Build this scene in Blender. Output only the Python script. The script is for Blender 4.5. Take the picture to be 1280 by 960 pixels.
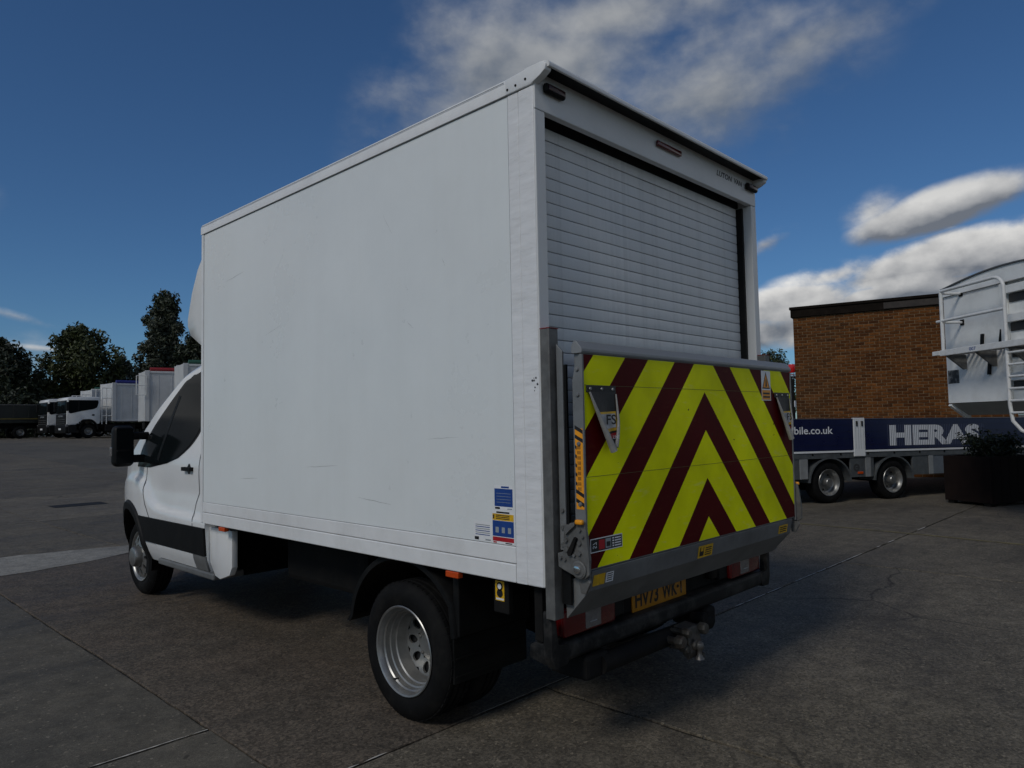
import bpy, bmesh, math, random
from mathutils import Vector, Matrix
R = math.radians
for o in list(bpy.data.objects): bpy.data.objects.remove(o)
S = bpy.context.scene
COL = S.collection

# ------------------------------------------------------------------ camera
CAM = Vector((-2.2816, -2.0248, 1.4881)); YAW, PITCH, ROLL, FPX = 0.80690, 0.05470, -0.01962, 902.06
_f = Vector((math.sin(YAW)*math.cos(PITCH), math.cos(YAW)*math.cos(PITCH), math.sin(PITCH)))
_r = Vector((math.cos(YAW), -math.sin(YAW), 0)); _u = _r.cross(_f)
RT = math.cos(ROLL)*_r + math.sin(ROLL)*_u; UP = -math.sin(ROLL)*_r + math.cos(ROLL)*_u; FW = _f
cd = bpy.data.cameras.new('camera'); cam = bpy.data.objects.new('camera', cd); COL.objects.link(cam)
m = Matrix((RT, UP, -FW)).transposed().to_4x4(); m.translation = CAM; cam.matrix_world = m
cd.sensor_width = 36; cd.lens = FPX/1280*36; cd.clip_end = 3000; cd.clip_start = .05
S.camera = cam

# ------------------------------------------------------------------ light and exposure
SUN_AZ, SUN_EL = R(-97), R(41)          # measured from +Y towards +X
sun_dir = Vector((math.sin(SUN_AZ)*math.cos(SUN_EL), math.cos(SUN_AZ)*math.cos(SUN_EL), math.sin(SUN_EL)))
sl = bpy.data.lights.new('sun', 'SUN'); sl.energy = 1.75; sl.angle = R(15); sl.color = (1, .95, .87)
so = bpy.data.objects.new('sun', sl); COL.objects.link(so); so.rotation_euler = sun_dir.to_track_quat('Z', 'Y').to_euler()
S.view_settings.view_transform = 'Standard'; S.view_settings.look = 'None'; S.view_settings.gamma = 1
S.view_settings.use_curve_mapping = False; S.view_settings.exposure = -0.62

# ------------------------------------------------------------------ sky
W = bpy.data.worlds.new('World'); S.world = W; W.use_nodes = True
NT = W.node_tree; N = NT.nodes; L = NT.links; N.clear()
def nn(t, **k):
    n = N.new(t)
    for a, b in k.items(): setattr(n, a, b)
    return n
def vm(op, a, b=None):
    n = nn('ShaderNodeVectorMath', operation=op)
    for i, v in enumerate((a, b)):
        if v is None: continue
        if hasattr(v, 'links'): L.new(v, n.inputs[i])
        else: n.inputs[i].default_value = v
    return n.outputs['Value'] if op in ('DOT_PRODUCT', 'LENGTH') else n.outputs['Vector']
def mt(op, a, b=None, c=None, clamp=False):
    n = nn('ShaderNodeMath', operation=op, use_clamp=clamp)
    for i, v in enumerate((a, b, c)):
        if v is None: continue
        if hasattr(v, 'links'): L.new(v, n.inputs[i])
        else: n.inputs[i].default_value = v
    return n.outputs[0]
tc = nn('ShaderNodeTexCoord'); D = vm('NORMALIZE', tc.outputs['Generated'])
sky = nn('ShaderNodeTexSky', sky_type='NISHITA', sun_disc=False, sun_elevation=SUN_EL, sun_rotation=SUN_AZ)
sky.air_density = 1.0; sky.dust_density = .3; sky.ozone_density = 4.0; sky.altitude = 50
def pixdir(px, py): return (FW + RT*((px-640)/FPX) + UP*((480-py)/FPX)).normalized()
BLOBS = []      # direction, angular half width, half height, tilt, strength
for px, py, rx, ry, tilt, st in [
    (660, 130, 260, 160, 12, .86), (850, 130, 270, 120, 14, .70), (760, 20, 260, 60, 6, .72), (1000, 55, 190, 42, 12, .55), (560, 45, 105, 85, 25, .45),
    (1172, 260, 112, 30, 13, .92), (1232, 240, 62, 30, 10, .8), (1185, 322, 150, 34, 10, .88), (1265, 308, 90, 34, 8, .8), (990, 382, 110, 36, 8, .72), (955, 306, 66, 20, 20, .5), (1095, 262, 60, 36, 10, .36),
    (1130, 366, 110, 20, 4, .85), (1040, 345, 110, 24, 8, .45), (20, 395, 110, 10, -14, .20), (60, 436, 130, 8, -4, .19), (130, 430, 330, 75, 2, .12), (880, 425, 240, 30, 4, .8)]:
    BLOBS.append((pixdir(px, py), rx/FPX, ry/FPX, R(tilt), st))
rs = random.Random(5)
for k in range(13):                      # larger, denser unseen clouds, added for stronger and more neutral ambient light
    az = YAW + R(62 + k*19.5 + rs.uniform(-6, 6)); el = R((10, 26, 17, 40)[k % 4] + rs.uniform(-3, 4))
    BLOBS.append((Vector((math.sin(az)*math.cos(el), math.cos(az)*math.cos(el), math.sin(el))), rs.uniform(.36, .52), rs.uniform(.16, .26), R(rs.uniform(-12, 20)), rs.uniform(1.05, 1.25)))
BLOBS.append((Vector((-.15, -.25, 1)).normalized(), .5, .4, 0, 1.0))
tot = None; shade = None
for c, rx, ry, tilt, st in BLOBS:
    h = c.cross(Vector((0, 0, 1))).normalized(); v = h.cross(c).normalized()
    a = (math.cos(tilt)*h + math.sin(tilt)*v); b = (-math.sin(tilt)*h + math.cos(tilt)*v)
    mp = nn('ShaderNodeMapping', vector_type='TEXTURE'); L.new(D, mp.inputs['Vector']); mp.inputs['Location'].default_value = c
    mp.inputs['Rotation'].default_value = Matrix((a, b, a.cross(b))).transposed().to_euler(); mp.inputs['Scale'].default_value = (rx, ry, 1)
    w = mt('MULTIPLY', mt('SUBTRACT', 1.0, vm('LENGTH', mp.outputs[0]), clamp=True), st)
    sy = nn('ShaderNodeSeparateXYZ'); L.new(mp.outputs[0], sy.inputs[0])
    if tot is None: tot, shade = w, mt('MULTIPLY', w, sy.outputs[1]); wsum = w
    else: shade = mt('MULTIPLY_ADD', w, sy.outputs[1], shade); wsum = mt('ADD', wsum, w); tot = mt('MAXIMUM', tot, w)
shade = mt('DIVIDE', shade, mt('ADD', wsum, .05))
def cl_noise(vec, scale, det, rough):
    mp = nn('ShaderNodeMapping'); mp.inputs['Scale'].default_value = (1, 1, 1.5); L.new(vec, mp.inputs['Vector'])
    t = nn('ShaderNodeTexNoise'); t.inputs['Scale'].default_value = scale; t.inputs['Detail'].default_value = det
    t.inputs['Roughness'].default_value = rough; L.new(mp.outputs[0], t.inputs['Vector']); return t.outputs['Fac']
n1 = cl_noise(D, 7.5, 7, .56)
n2 = cl_noise(vm('ADD', D, (-.010, .0, .022)), 7.5, 3, .56)
dens = mt('ADD', mt('MULTIPLY', tot, 1.25), mt('MULTIPLY', mt('MULTIPLY', mt('SUBTRACT', n1, .5), 1.5), mt('MULTIPLY', tot, 4.0, clamp=True)))
sep = nn('ShaderNodeSeparateXYZ'); L.new(D, sep.inputs[0])
low = nn('ShaderNodeMapRange'); L.new(sep.outputs[2], low.inputs[0]); low.inputs[1].default_value = .20; low.inputs[2].default_value = .36; low.inputs[3].default_value = 1; low.inputs[4].default_value = 0
ramp = nn('ShaderNodeMapRange', interpolation_type='SMOOTHSTEP'); L.new(dens, ramp.inputs[0])
ramp.inputs[1].default_value = .10; ramp.inputs[3].default_value = 0; ramp.inputs[4].default_value = .95
L.new(mt('MULTIPLY_ADD', low.outputs[0], -.50, .98), ramp.inputs[2])
lit = mt('ADD', mt('MULTIPLY', mt('SUBTRACT', n1, n2), 2.2), mt('MULTIPLY_ADD', shade, .95, .42), clamp=True)
# high thin cloud is greyer, the low cumulus by the horizon is brighter
cmix = nn('ShaderNodeMix', data_type='RGBA'); L.new(lit, cmix.inputs[0]); cmix.inputs[6].default_value = (2.6, 2.8, 3.2, 1); cmix.inputs[7].default_value = (14.5, 14.2, 13.6, 1)
dmix = nn('ShaderNodeMix', data_type='RGBA'); L.new(lit, dmix.inputs[0]); dmix.inputs[6].default_value = (2.7, 3.1, 3.7, 1); dmix.inputs[7].default_value = (6.4, 6.6, 6.8, 1)
hmix = nn('ShaderNodeMix', data_type='RGBA'); L.new(low.outputs[0], hmix.inputs[0]); L.new(dmix.outputs[2], hmix.inputs[6]); L.new(cmix.outputs[2], hmix.inputs[7])
smix = nn('ShaderNodeMix', data_type='RGBA'); L.new(ramp.outputs[0], smix.inputs[0]); tint = nn('ShaderNodeMix', data_type='RGBA', blend_type='MULTIPLY'); tint.inputs[0].default_value = 1; tint.inputs[7].default_value = (.53, .79, 1.02, 1); L.new(sky.outputs[0], tint.inputs[6])
L.new(tint.outputs[2], smix.inputs[6]); L.new(hmix.outputs[2], smix.inputs[7])
bg = nn('ShaderNodeBackground'); bg.inputs['Strength'].default_value = .088; L.new(smix.outputs[2], bg.inputs['Color'])
wo = nn('ShaderNodeOutputWorld'); L.new(bg.outputs[0], wo.inputs['Surface'])
W.cycles.sampling_method = 'MANUAL'; W.cycles.sample_map_resolution = 256
S.cycles.use_adaptive_sampling = True; S.cycles.adaptive_threshold = .025; S.cycles.max_bounces = 5; S.cycles.diffuse_bounces = 3; S.cycles.glossy_bounces = 3; S.cycles.transparent_max_bounces = 4

# ------------------------------------------------------------------ helpers
def V(*a): return Vector(a)
def ray(px, py): return FW + RT*((px-640)/FPX) + UP*((480-py)/FPX)
def at_depth(px, py, z): return CAM + ray(px, py)*z
def gz(x, y):
    t = min(max((y-13)/45, 0), 1); return 1.06*(t*t*(3-2*t)*.5 + t*.5)

MATS = {}
def mat(name, col, rough=.5, metal=0., var=.12, vs=3., bump=.0, bs=60., spec=.5, dirt=None, dirt_amt=.0, ds=2., rvar=.12, coat=0., streak=False, trans=0., aniso=(1,1,1)):
    if name in MATS: return MATS[name]
    M = bpy.data.materials.new(name); M.use_nodes = True; nt = M.node_tree; n = nt.nodes; l = nt.links
    b = n['Principled BSDF']; b.inputs['Metallic'].default_value = metal; b.inputs['Specular IOR Level'].default_value = spec
    b.inputs['Coat Weight'].default_value = coat; b.inputs['Coat Roughness'].default_value = .12
    if trans: b.inputs['Transmission Weight'].default_value = trans
    t = n.new('ShaderNodeTexCoord'); mp = n.new('ShaderNodeMapping'); mp.inputs['Scale'].default_value = aniso; l.new(t.outputs['Object'], mp.inputs[0])
    a = n.new('ShaderNodeTexNoise'); a.inputs['Scale'].default_value = vs; a.inputs['Detail'].default_value = 7; a.inputs['Roughness'].default_value = .65; l.new(mp.outputs[0], a.inputs['Vector'])
    r = n.new('ShaderNodeMapRange'); r.inputs[1].default_value = .3; r.inputs[2].default_value = .7; r.inputs[3].default_value = 1-var; r.inputs[4].default_value = 1+var*.6; l.new(a.outputs['Fac'], r.inputs[0])
    mx = n.new('ShaderNodeMix'); mx.data_type = 'RGBA'; mx.blend_type = 'MULTIPLY'; mx.inputs[0].default_value = 1; mx.inputs[6].default_value = (*col, 1); l.new(r.outputs[0], mx.inputs[7])
    out = mx.outputs[2]
    if dirt:
        mp2 = n.new('ShaderNodeMapping'); mp2.inputs['Scale'].default_value = (6, 6, .5) if streak else aniso; l.new(t.outputs['Object'], mp2.inputs[0])
        d = n.new('ShaderNodeTexNoise'); d.inputs['Scale'].default_value = ds; d.inputs['Detail'].default_value = 9; d.inputs['Roughness'].default_value = .7; l.new(mp2.outputs[0], d.inputs['Vector'])
        dr = n.new('ShaderNodeMapRange'); dr.inputs[1].default_value = .48; dr.inputs[2].default_value = .78; dr.inputs[3].default_value = 0; dr.inputs[4].default_value = dirt_amt; l.new(d.outputs['Fac'], dr.inputs[0])
        m2 = n.new('ShaderNodeMix'); m2.data_type = 'RGBA'; l.new(dr.outputs[0], m2.inputs[0]); l.new(out, m2.inputs[6]); m2.inputs[7].default_value = (*dirt, 1); out = m2.outputs[2]
    l.new(out, b.inputs['Base Color'])
    rr = n.new('ShaderNodeMapRange'); rr.inputs[3].default_value = max(rough-rvar, .02); rr.inputs[4].default_value = min(rough+rvar, 1); l.new(a.outputs['Fac'], rr.inputs[0]); l.new(rr.outputs[0], b.inputs['Roughness'])
    if bump:
        bn = n.new('ShaderNodeTexNoise'); bn.inputs['Scale'].default_value = bs; bn.inputs['Detail'].default_value = 4; l.new(mp.outputs[0], bn.inputs['Vector'])
        bp = n.new('ShaderNodeBump'); bp.inputs['Strength'].default_value = bump; bp.inputs['Distance'].default_value = .004; l.new(bn.outputs['Fac'], bp.inputs['Height']); l.new(bp.outputs[0], b.inputs['Normal'])
    MATS[name] = M; return M

class MB:
    def __init__(s): s.v = []; s.f = []
    def add(s, vs, fs):
        o = len(s.v); s.v += [tuple(v) for v in vs]; s.f += [tuple(i+o for i in f) for f in fs]; return s
    def box(s, x0, x1, y0, y1, z0, z1):
        return s.add([(x0,y0,z0),(x1,y0,z0),(x1,y1,z0),(x0,y1,z0),(x0,y0,z1),(x1,y0,z1),(x1,y1,z1),(x0,y1,z1)],
                     [(0,3,2,1),(4,5,6,7),(0,1,5,4),(1,2,6,5),(2,3,7,6),(3,0,4,7)])
    def bbox(s, x0, x1, y0, y1, z0, z1, bev=.01, seg=2):
        bm = bmesh.new(); bmesh.ops.create_cube(bm, size=1)
        for v in bm.verts: v.co = ((x0+x1)/2+v.co.x*(x1-x0), (y0+y1)/2+v.co.y*(y1-y0), (z0+z1)/2+v.co.z*(z1-z0))
        bmesh.ops.bevel(bm, geom=bm.edges[:], offset=min(bev, .45*min(abs(x1-x0), abs(y1-y0), abs(z1-z0))), segments=seg, affect='EDGES', profile=.5)
        bm.verts.index_update(); s.add([v.co[:] for v in bm.verts], [[v.index for v in f.verts] for f in bm.faces]); bm.free(); return s
    def prism(s, poly, a, b, axis='x', bev=0):
        # poly: 2D points; axis x -> (y,z), y -> (x,z), z -> (x,y)
        def P(p, t): return {'x': (t, p[0], p[1]), 'y': (p[0], t, p[1]), 'z': (p[0], p[1], t)}[axis]
        n = len(poly)
        vs = [P(p, a) for p in poly] + [P(p, b) for p in poly]
        fs = [tuple(range(n))[::-1], tuple(range(n, 2*n))] + [(i, (i+1) % n, n+(i+1) % n, n+i) for i in range(n)]
        if not bev: return s.add(vs, fs)
        bm = bmesh.new(); bv = [bm.verts.new(v) for v in vs]
        for f in fs: bm.faces.new([bv[i] for i in f])
        bmesh.ops.bevel(bm, geom=bm.edges[:], offset=bev, segments=2, affect='EDGES', profile=.5)
        bm.verts.index_update(); s.add([v.co[:] for v in bm.verts], [[v.index for v in f.verts] for f in bm.faces]); bm.free(); return s
    def tube(s, pts, r, seg=10, cap=True, r2=None):
        pts = [Vector(p) for p in pts]; n = len(pts); ring = []
        up = None
        for i, p in enumerate(pts):
            t = ((pts[min(i+1, n-1)]-pts[max(i-1, 0)])).normalized()
            if up is None: up = t.orthogonal().normalized()
            up = (up - t*up.dot(t)).normalized(); w = t.cross(up)
            rad = r if r2 is None else r+(r2-r)*i/(n-1)
            if callable(rad): rad = rad(i)
            ring.append([p + (up*math.cos(2*math.pi*k/seg)+w*math.sin(2*math.pi*k/seg))*rad for k in range(seg)])
        vs = [v for q in ring for v in q]; fs = []
        for i in range(n-1):
            for k in range(seg):
                k2 = (k+1) % seg; fs.append((i*seg+k, i*seg+k2, (i+1)*seg+k2, (i+1)*seg+k))
        if cap: fs += [tuple(range(seg))[::-1], tuple(range((n-1)*seg, n*seg))]
        return s.add(vs, fs)
    def lathe(s, prof, c, axis='x', seg=48, close=False):
        # prof: (a, r) along axis; c centre
        c = Vector(c); vs = []; n = len(prof)
        for k in range(seg):
            t = 2*math.pi*k/seg; ct, st = math.cos(t), math.sin(t)
            for a, r in prof:
                d = {'x': (a, r*ct, r*st), 'y': (r*ct, a, r*st), 'z': (r*ct, r*st, a)}[axis]
                vs.append(c+Vector(d))
        fs = []
        for k in range(seg):
            k2 = (k+1) % seg
            for i in range(n if close else n-1):
                j = (i+1) % n; fs.append((k*n+i, k*n+j, k2*n+j, k2*n+i))
        return s.add(vs, fs)
    def build(s, name, material, parent=None, smooth=None, loc=None):
        me = bpy.data.meshes.new(name); me.from_pydata(s.v, [], s.f); me.update()
        bm = bmesh.new(); bm.from_mesh(me); bmesh.ops.recalc_face_normals(bm, faces=bm.faces[:]); bm.to_mesh(me); bm.free()
        if smooth is not None:
            for p in me.polygons: p.use_smooth = True
            me.set_sharp_from_angle(angle=R(smooth))
        me.materials.append(material)
        o = bpy.data.objects.new(name, me); COL.objects.link(o)
        if parent: o.parent = parent
        if loc: o.location = loc
        return o
def tag(o, label=None, cat=None, group=None, kind=None):
    if label: o['label'] = label
    if cat: o['category'] = cat
    if group: o['group'] = group
    if kind: o['kind'] = kind
    return o
def empty(name, loc=(0,0,0), rz=0, **k):
    o = bpy.data.objects.new(name, None); COL.objects.link(o); o.location = loc; o.rotation_euler = (0,0,rz); o.empty_display_size = .2
    return tag(o, **k)
def text(name, body, material, parent, origin, xdir, ydir, width=None, height=None, shear=0., off=0., thick=.0006):
    """flat lettering: origin = lower left corner, xdir/ydir unit vectors in parent space"""
    cu = bpy.data.curves.new(name, 'FONT'); cu.body = body; cu.size = 1; cu.shear = shear; cu.offset = off; cu.extrude = 0; cu.resolution_u = 4
    o = bpy.data.objects.new(name+'_src', cu); COL.objects.link(o); bpy.context.view_layer.update()
    me = bpy.data.meshes.new_from_object(o.evaluated_get(bpy.context.evaluated_depsgraph_get())); bpy.data.objects.remove(o); bpy.data.curves.remove(cu)
    xs = [v.co.x for v in me.vertices]; ys = [v.co.y for v in me.vertices]
    x0, x1, y0, y1 = min(xs), max(xs), min(ys), max(ys)
    sx = width/(x1-x0) if width else height/(y1-y0); sy = height/(y1-y0) if height else sx
    X = Vector(xdir).normalized(); Y = Vector(ydir).normalized(); Z = X.cross(Y); O = Vector(origin)
    for v in me.vertices: v.co = O + X*((v.co.x-x0)*sx) + Y*((v.co.y-y0)*sy) + Z*thick
    me.materials.clear(); me.materials.append(material); me.name = name
    ob = bpy.data.objects.new(name, me); COL.objects.link(ob); ob.parent = parent; return ob
def quad(mb, o, X, Y, w, h):
    o = Vector(o); X = Vector(X)*w; Y = Vector(Y)*h
    return mb.add([o, o+X, o+X+Y, o+Y], [(0,1,2,3)])
def interp(tab, x):
    if x <= tab[0][0]: return tab[0][1]
    for (a, b), (c, d) in zip(tab, tab[1:]):
        if x <= c: return b+(d-b)*(x-a)/(c-a)
    return tab[-1][1]
def copy_tree(o, parent=None):
    c = o.copy(); COL.objects.link(c)
    if parent: c.parent = parent
    for ch in list(o.children): copy_tree(ch, c)
    return c

# ------------------------------------------------------------------ materials
white_paint = mat('white_paint', (.78,.79,.79), .22, var=.05, vs=2, bump=.03, bs=90, coat=.4, dirt=(.42,.41,.38), dirt_amt=.14, ds=1.6)
grp_side = mat('white_side_panel', (.765,.80,.80), .30, var=.05, vs=1.2, bump=.12, bs=22, dirt=(.50,.49,.45), dirt_amt=.08, ds=1.1, streak=True)
grp_trim = mat('white_trim', (.78,.79,.79), .36, var=.06, vs=4, bump=.06, bs=40, dirt=(.40,.39,.36), dirt_amt=.3, ds=3)
grp_wrap = mat('wrinkled_white_film', (.78,.79,.80), .30, var=.10, vs=6, bump=.6, bs=7, dirt=(.45,.45,.43), dirt_amt=.3, ds=5, aniso=(1, 1, 5))
gelcoat = mat('white_gelcoat', (.72,.73,.72), .34, var=.08, vs=2, bump=.05, bs=30, dirt=(.33,.33,.32), dirt_amt=.35, ds=2)
slat_alu = mat('door_slat', (.74,.75,.74), .42, var=.10, vs=2.2, bump=.12, bs=55, dirt=(.32,.33,.33), dirt_amt=.4, ds=2.2, streak=True)
galv = mat('galvanised_steel', (.155,.155,.15), .55, metal=.35, var=.35, vs=16, bump=.15, bs=70, dirt=(.10,.09,.08), dirt_amt=.7, ds=9)
alu = mat('dull_aluminium', (.22,.225,.225), .45, metal=.35, var=.2, vs=6, bump=.08, bs=60, dirt=(.12,.12,.11), dirt_amt=.5, ds=4)
alu_panel = mat('grey_aluminium_panel', (.17,.175,.175), .5, metal=.2, var=.25, vs=5, bump=.1, bs=50, dirt=(.07,.07,.07), dirt_amt=.6, ds=4)
black_plastic = mat('black_plastic', (.006,.0063,.0066), .55, var=.3, vs=9, bump=.15, bs=120, spec=.2, dirt=(.030,.028,.025), dirt_amt=.25, ds=5)
black_gloss = mat('black_gloss', (.006,.006,.007), .2, var=.1, spec=.1)
bumper_mat = mat('worn_bumper', (.010,.0105,.011), .6, spec=.2, var=.3, vs=12, bump=.3, bs=90, dirt=(.10,.095,.09), dirt_amt=.6, ds=7)
rubber = mat('tyre_rubber', (.0055,.0055,.0057), .75, spec=.15, var=.3, vs=14, bump=.15, bs=90, dirt=(.028,.026,.023), dirt_amt=.5, ds=9)
steel_wheel = mat('silver_wheel', (.33,.33,.32), .36, metal=.75, var=.16, vs=10, bump=.08, bs=60, dirt=(.10,.09,.08), dirt_amt=.55, ds=7)
dark_steel = mat('dark_underbody', (.007,.007,.007), .8, spec=.2, var=.4, vs=8, bump=.3, bs=50, dirt=(.022,.018,.014), dirt_amt=.6, ds=5)
rust_steel = mat('corroded_steel', (.085,.08,.07), .6, metal=.5, var=.5, vs=30, bump=.5, bs=120, dirt=(.10,.05,.03), dirt_amt=.7, ds=14)
red_lens = mat('red_lens', (.10,.003,.005), .12, var=.15, vs=30, coat=.5)
clear_lens = mat('clear_lens', (.17,.165,.165), .12, var=.3, vs=60, coat=.5)
dark_lens = mat('dark_marker_lens', (.03,.006,.006), .2, var=.2)
orange_lens = mat('orange_lens', (.55,.07,.01), .2, var=.15, vs=30)
orange_paint = mat('orange_plastic', (.85,.33,.01), .4, var=.15, vs=20)
hi_yellow = mat('yellow_sticker', (.72,.42,.01), .4, var=.2, vs=30, dirt=(.1,.08,.05), dirt_amt=.5, ds=20)
ink = mat('black_ink', (.010,.010,.011), .45, var=.1)
white_ink = mat('white_print', (.78,.79,.80), .4, var=.06)
blue_ink = mat('blue_print', (.012,.055,.25), .4, var=.1, vs=20)
red_ink = mat('red_print', (.42,.012,.02), .4, var=.1, vs=20)
grey_ink = mat('grey_print', (.30,.33,.35), .4, var=.1, vs=20)
bright_metal = mat('bright_pin', (.75,.75,.75), .18, metal=1, var=.1)
glass_dark = mat('tinted_glass', (.006,.008,.009), .05, var=.05, spec=.05)
# reflective chevron print on the lift platform
def chevron_material():
    M = bpy.data.materials.new('chevron_print'); M.use_nodes = True; nt = M.node_tree; n = nt.nodes; l = nt.links; b = n['Principled BSDF']
    def m_(op, a, c=None, cl=False):
        q = n.new('ShaderNodeMath'); q.operation = op; q.use_clamp = cl
        for i, v in enumerate((a, c)):
            if v is None: continue
            if hasattr(v, 'links'): l.new(v, q.inputs[i])
            else: q.inputs[i].default_value = v
        return q.outputs[0]
    t = n.new('ShaderNodeTexCoord'); s = n.new('ShaderNodeSeparateXYZ'); l.new(t.outputs['Object'], s.inputs[0])
    v = m_('ADD', s.outputs[2], m_('MULTIPLY', m_('ABSOLUTE', m_('SUBTRACT', s.outputs[0], 1.036)), 1.052))
    ph = m_('MODULO', m_('SUBTRACT', m_('ADD', v, 4.32), 1.628-.192), .432)
    red = m_('LESS_THAN', ph, .192)
    # scuffs: stretched noise that rubs the print pale, and a faint grubby film
    mp = n.new('ShaderNodeMapping'); mp.inputs['Scale'].default_value = (1.2, 1, 5); mp.inputs['Rotation'].default_value = (0, .5, 0); l.new(t.outputs['Object'], mp.inputs[0])
    a = n.new('ShaderNodeTexNoise'); a.inputs['Scale'].default_value = 6; a.inputs['Detail'].default_value = 11; a.inputs['Roughness'].default_value = .8; l.new(mp.outputs[0], a.inputs['Vector'])
    sc = n.new('ShaderNodeMapRange'); sc.inputs[1].default_value = .56; sc.inputs[2].default_value = .74; sc.inputs[4].default_value = .75; l.new(a.outputs['Fac'], sc.inputs[0])
    d = n.new('ShaderNodeTexNoise'); d.inputs['Scale'].default_value = 2.6; d.inputs['Detail'].default_value = 6; l.new(t.outputs['Object'], d.inputs['Vector'])
    fl = n.new('ShaderNodeMapRange'); fl.inputs[1].default_value = .32; fl.inputs[2].default_value = .68; fl.inputs[3].default_value = .72; fl.inputs[4].default_value = 1.05; l.new(d.outputs['Fac'], fl.inputs[0])
    y = n.new('ShaderNodeMix'); y.data_type = 'RGBA'; l.new(sc.outputs[0], y.inputs[0]); y.inputs[6].default_value = (.97,1.0,.003,1); y.inputs[7].default_value = (.92,.95,.30,1)
    r = n.new('ShaderNodeMix'); r.data_type = 'RGBA'; l.new(m_('MULTIPLY', sc.outputs[0], .12), r.inputs[0]); r.inputs[6].default_value = (.085,.001,.002,1); r.inputs[7].default_value = (.5,.35,.05,1)
    c = n.new('ShaderNodeMix'); c.data_type = 'RGBA'; l.new(red, c.inputs[0]); l.new(y.outputs[2], c.inputs[6]); l.new(r.outputs[2], c.inputs[7])
    f = n.new('ShaderNodeMix'); f.data_type = 'RGBA'; f.blend_type = 'MULTIPLY'; f.inputs[0].default_value = 1; l.new(c.outputs[2], f.inputs[6]); l.new(fl.outputs[0], f.inputs[7])
    # small chips down to dark adhesive
    ch = n.new('ShaderNodeTexNoise'); ch.inputs['Scale'].default_value = 34; ch.inputs['Detail'].default_value = 3; l.new(t.outputs['Object'], ch.inputs['Vector'])
    cm = m_('MULTIPLY', m_('GREATER_THAN', ch.outputs['Fac'], .735), m_('GREATER_THAN', d.outputs['Fac'], .52))
    g = n.new('ShaderNodeMix'); g.data_type = 'RGBA'; l.new(cm, g.inputs[0]); l.new(f.outputs[2], g.inputs[6]); g.inputs[7].default_value = (.03,.025,.02,1)
    l.new(g.outputs[2], b.inputs['Base Color']); b.inputs['Roughness'].default_value = .5; b.inputs['Specular IOR Level'].default_value = .10
    bp = n.new('ShaderNodeBump'); bp.inputs['Strength'].default_value = .12; bp.inputs['Distance'].default_value = .003; l.new(a.outputs['Fac'], bp.inputs['Height']); l.new(bp.outputs[0], b.inputs['Normal'])
    return M
chevron = chevron_material()

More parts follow.
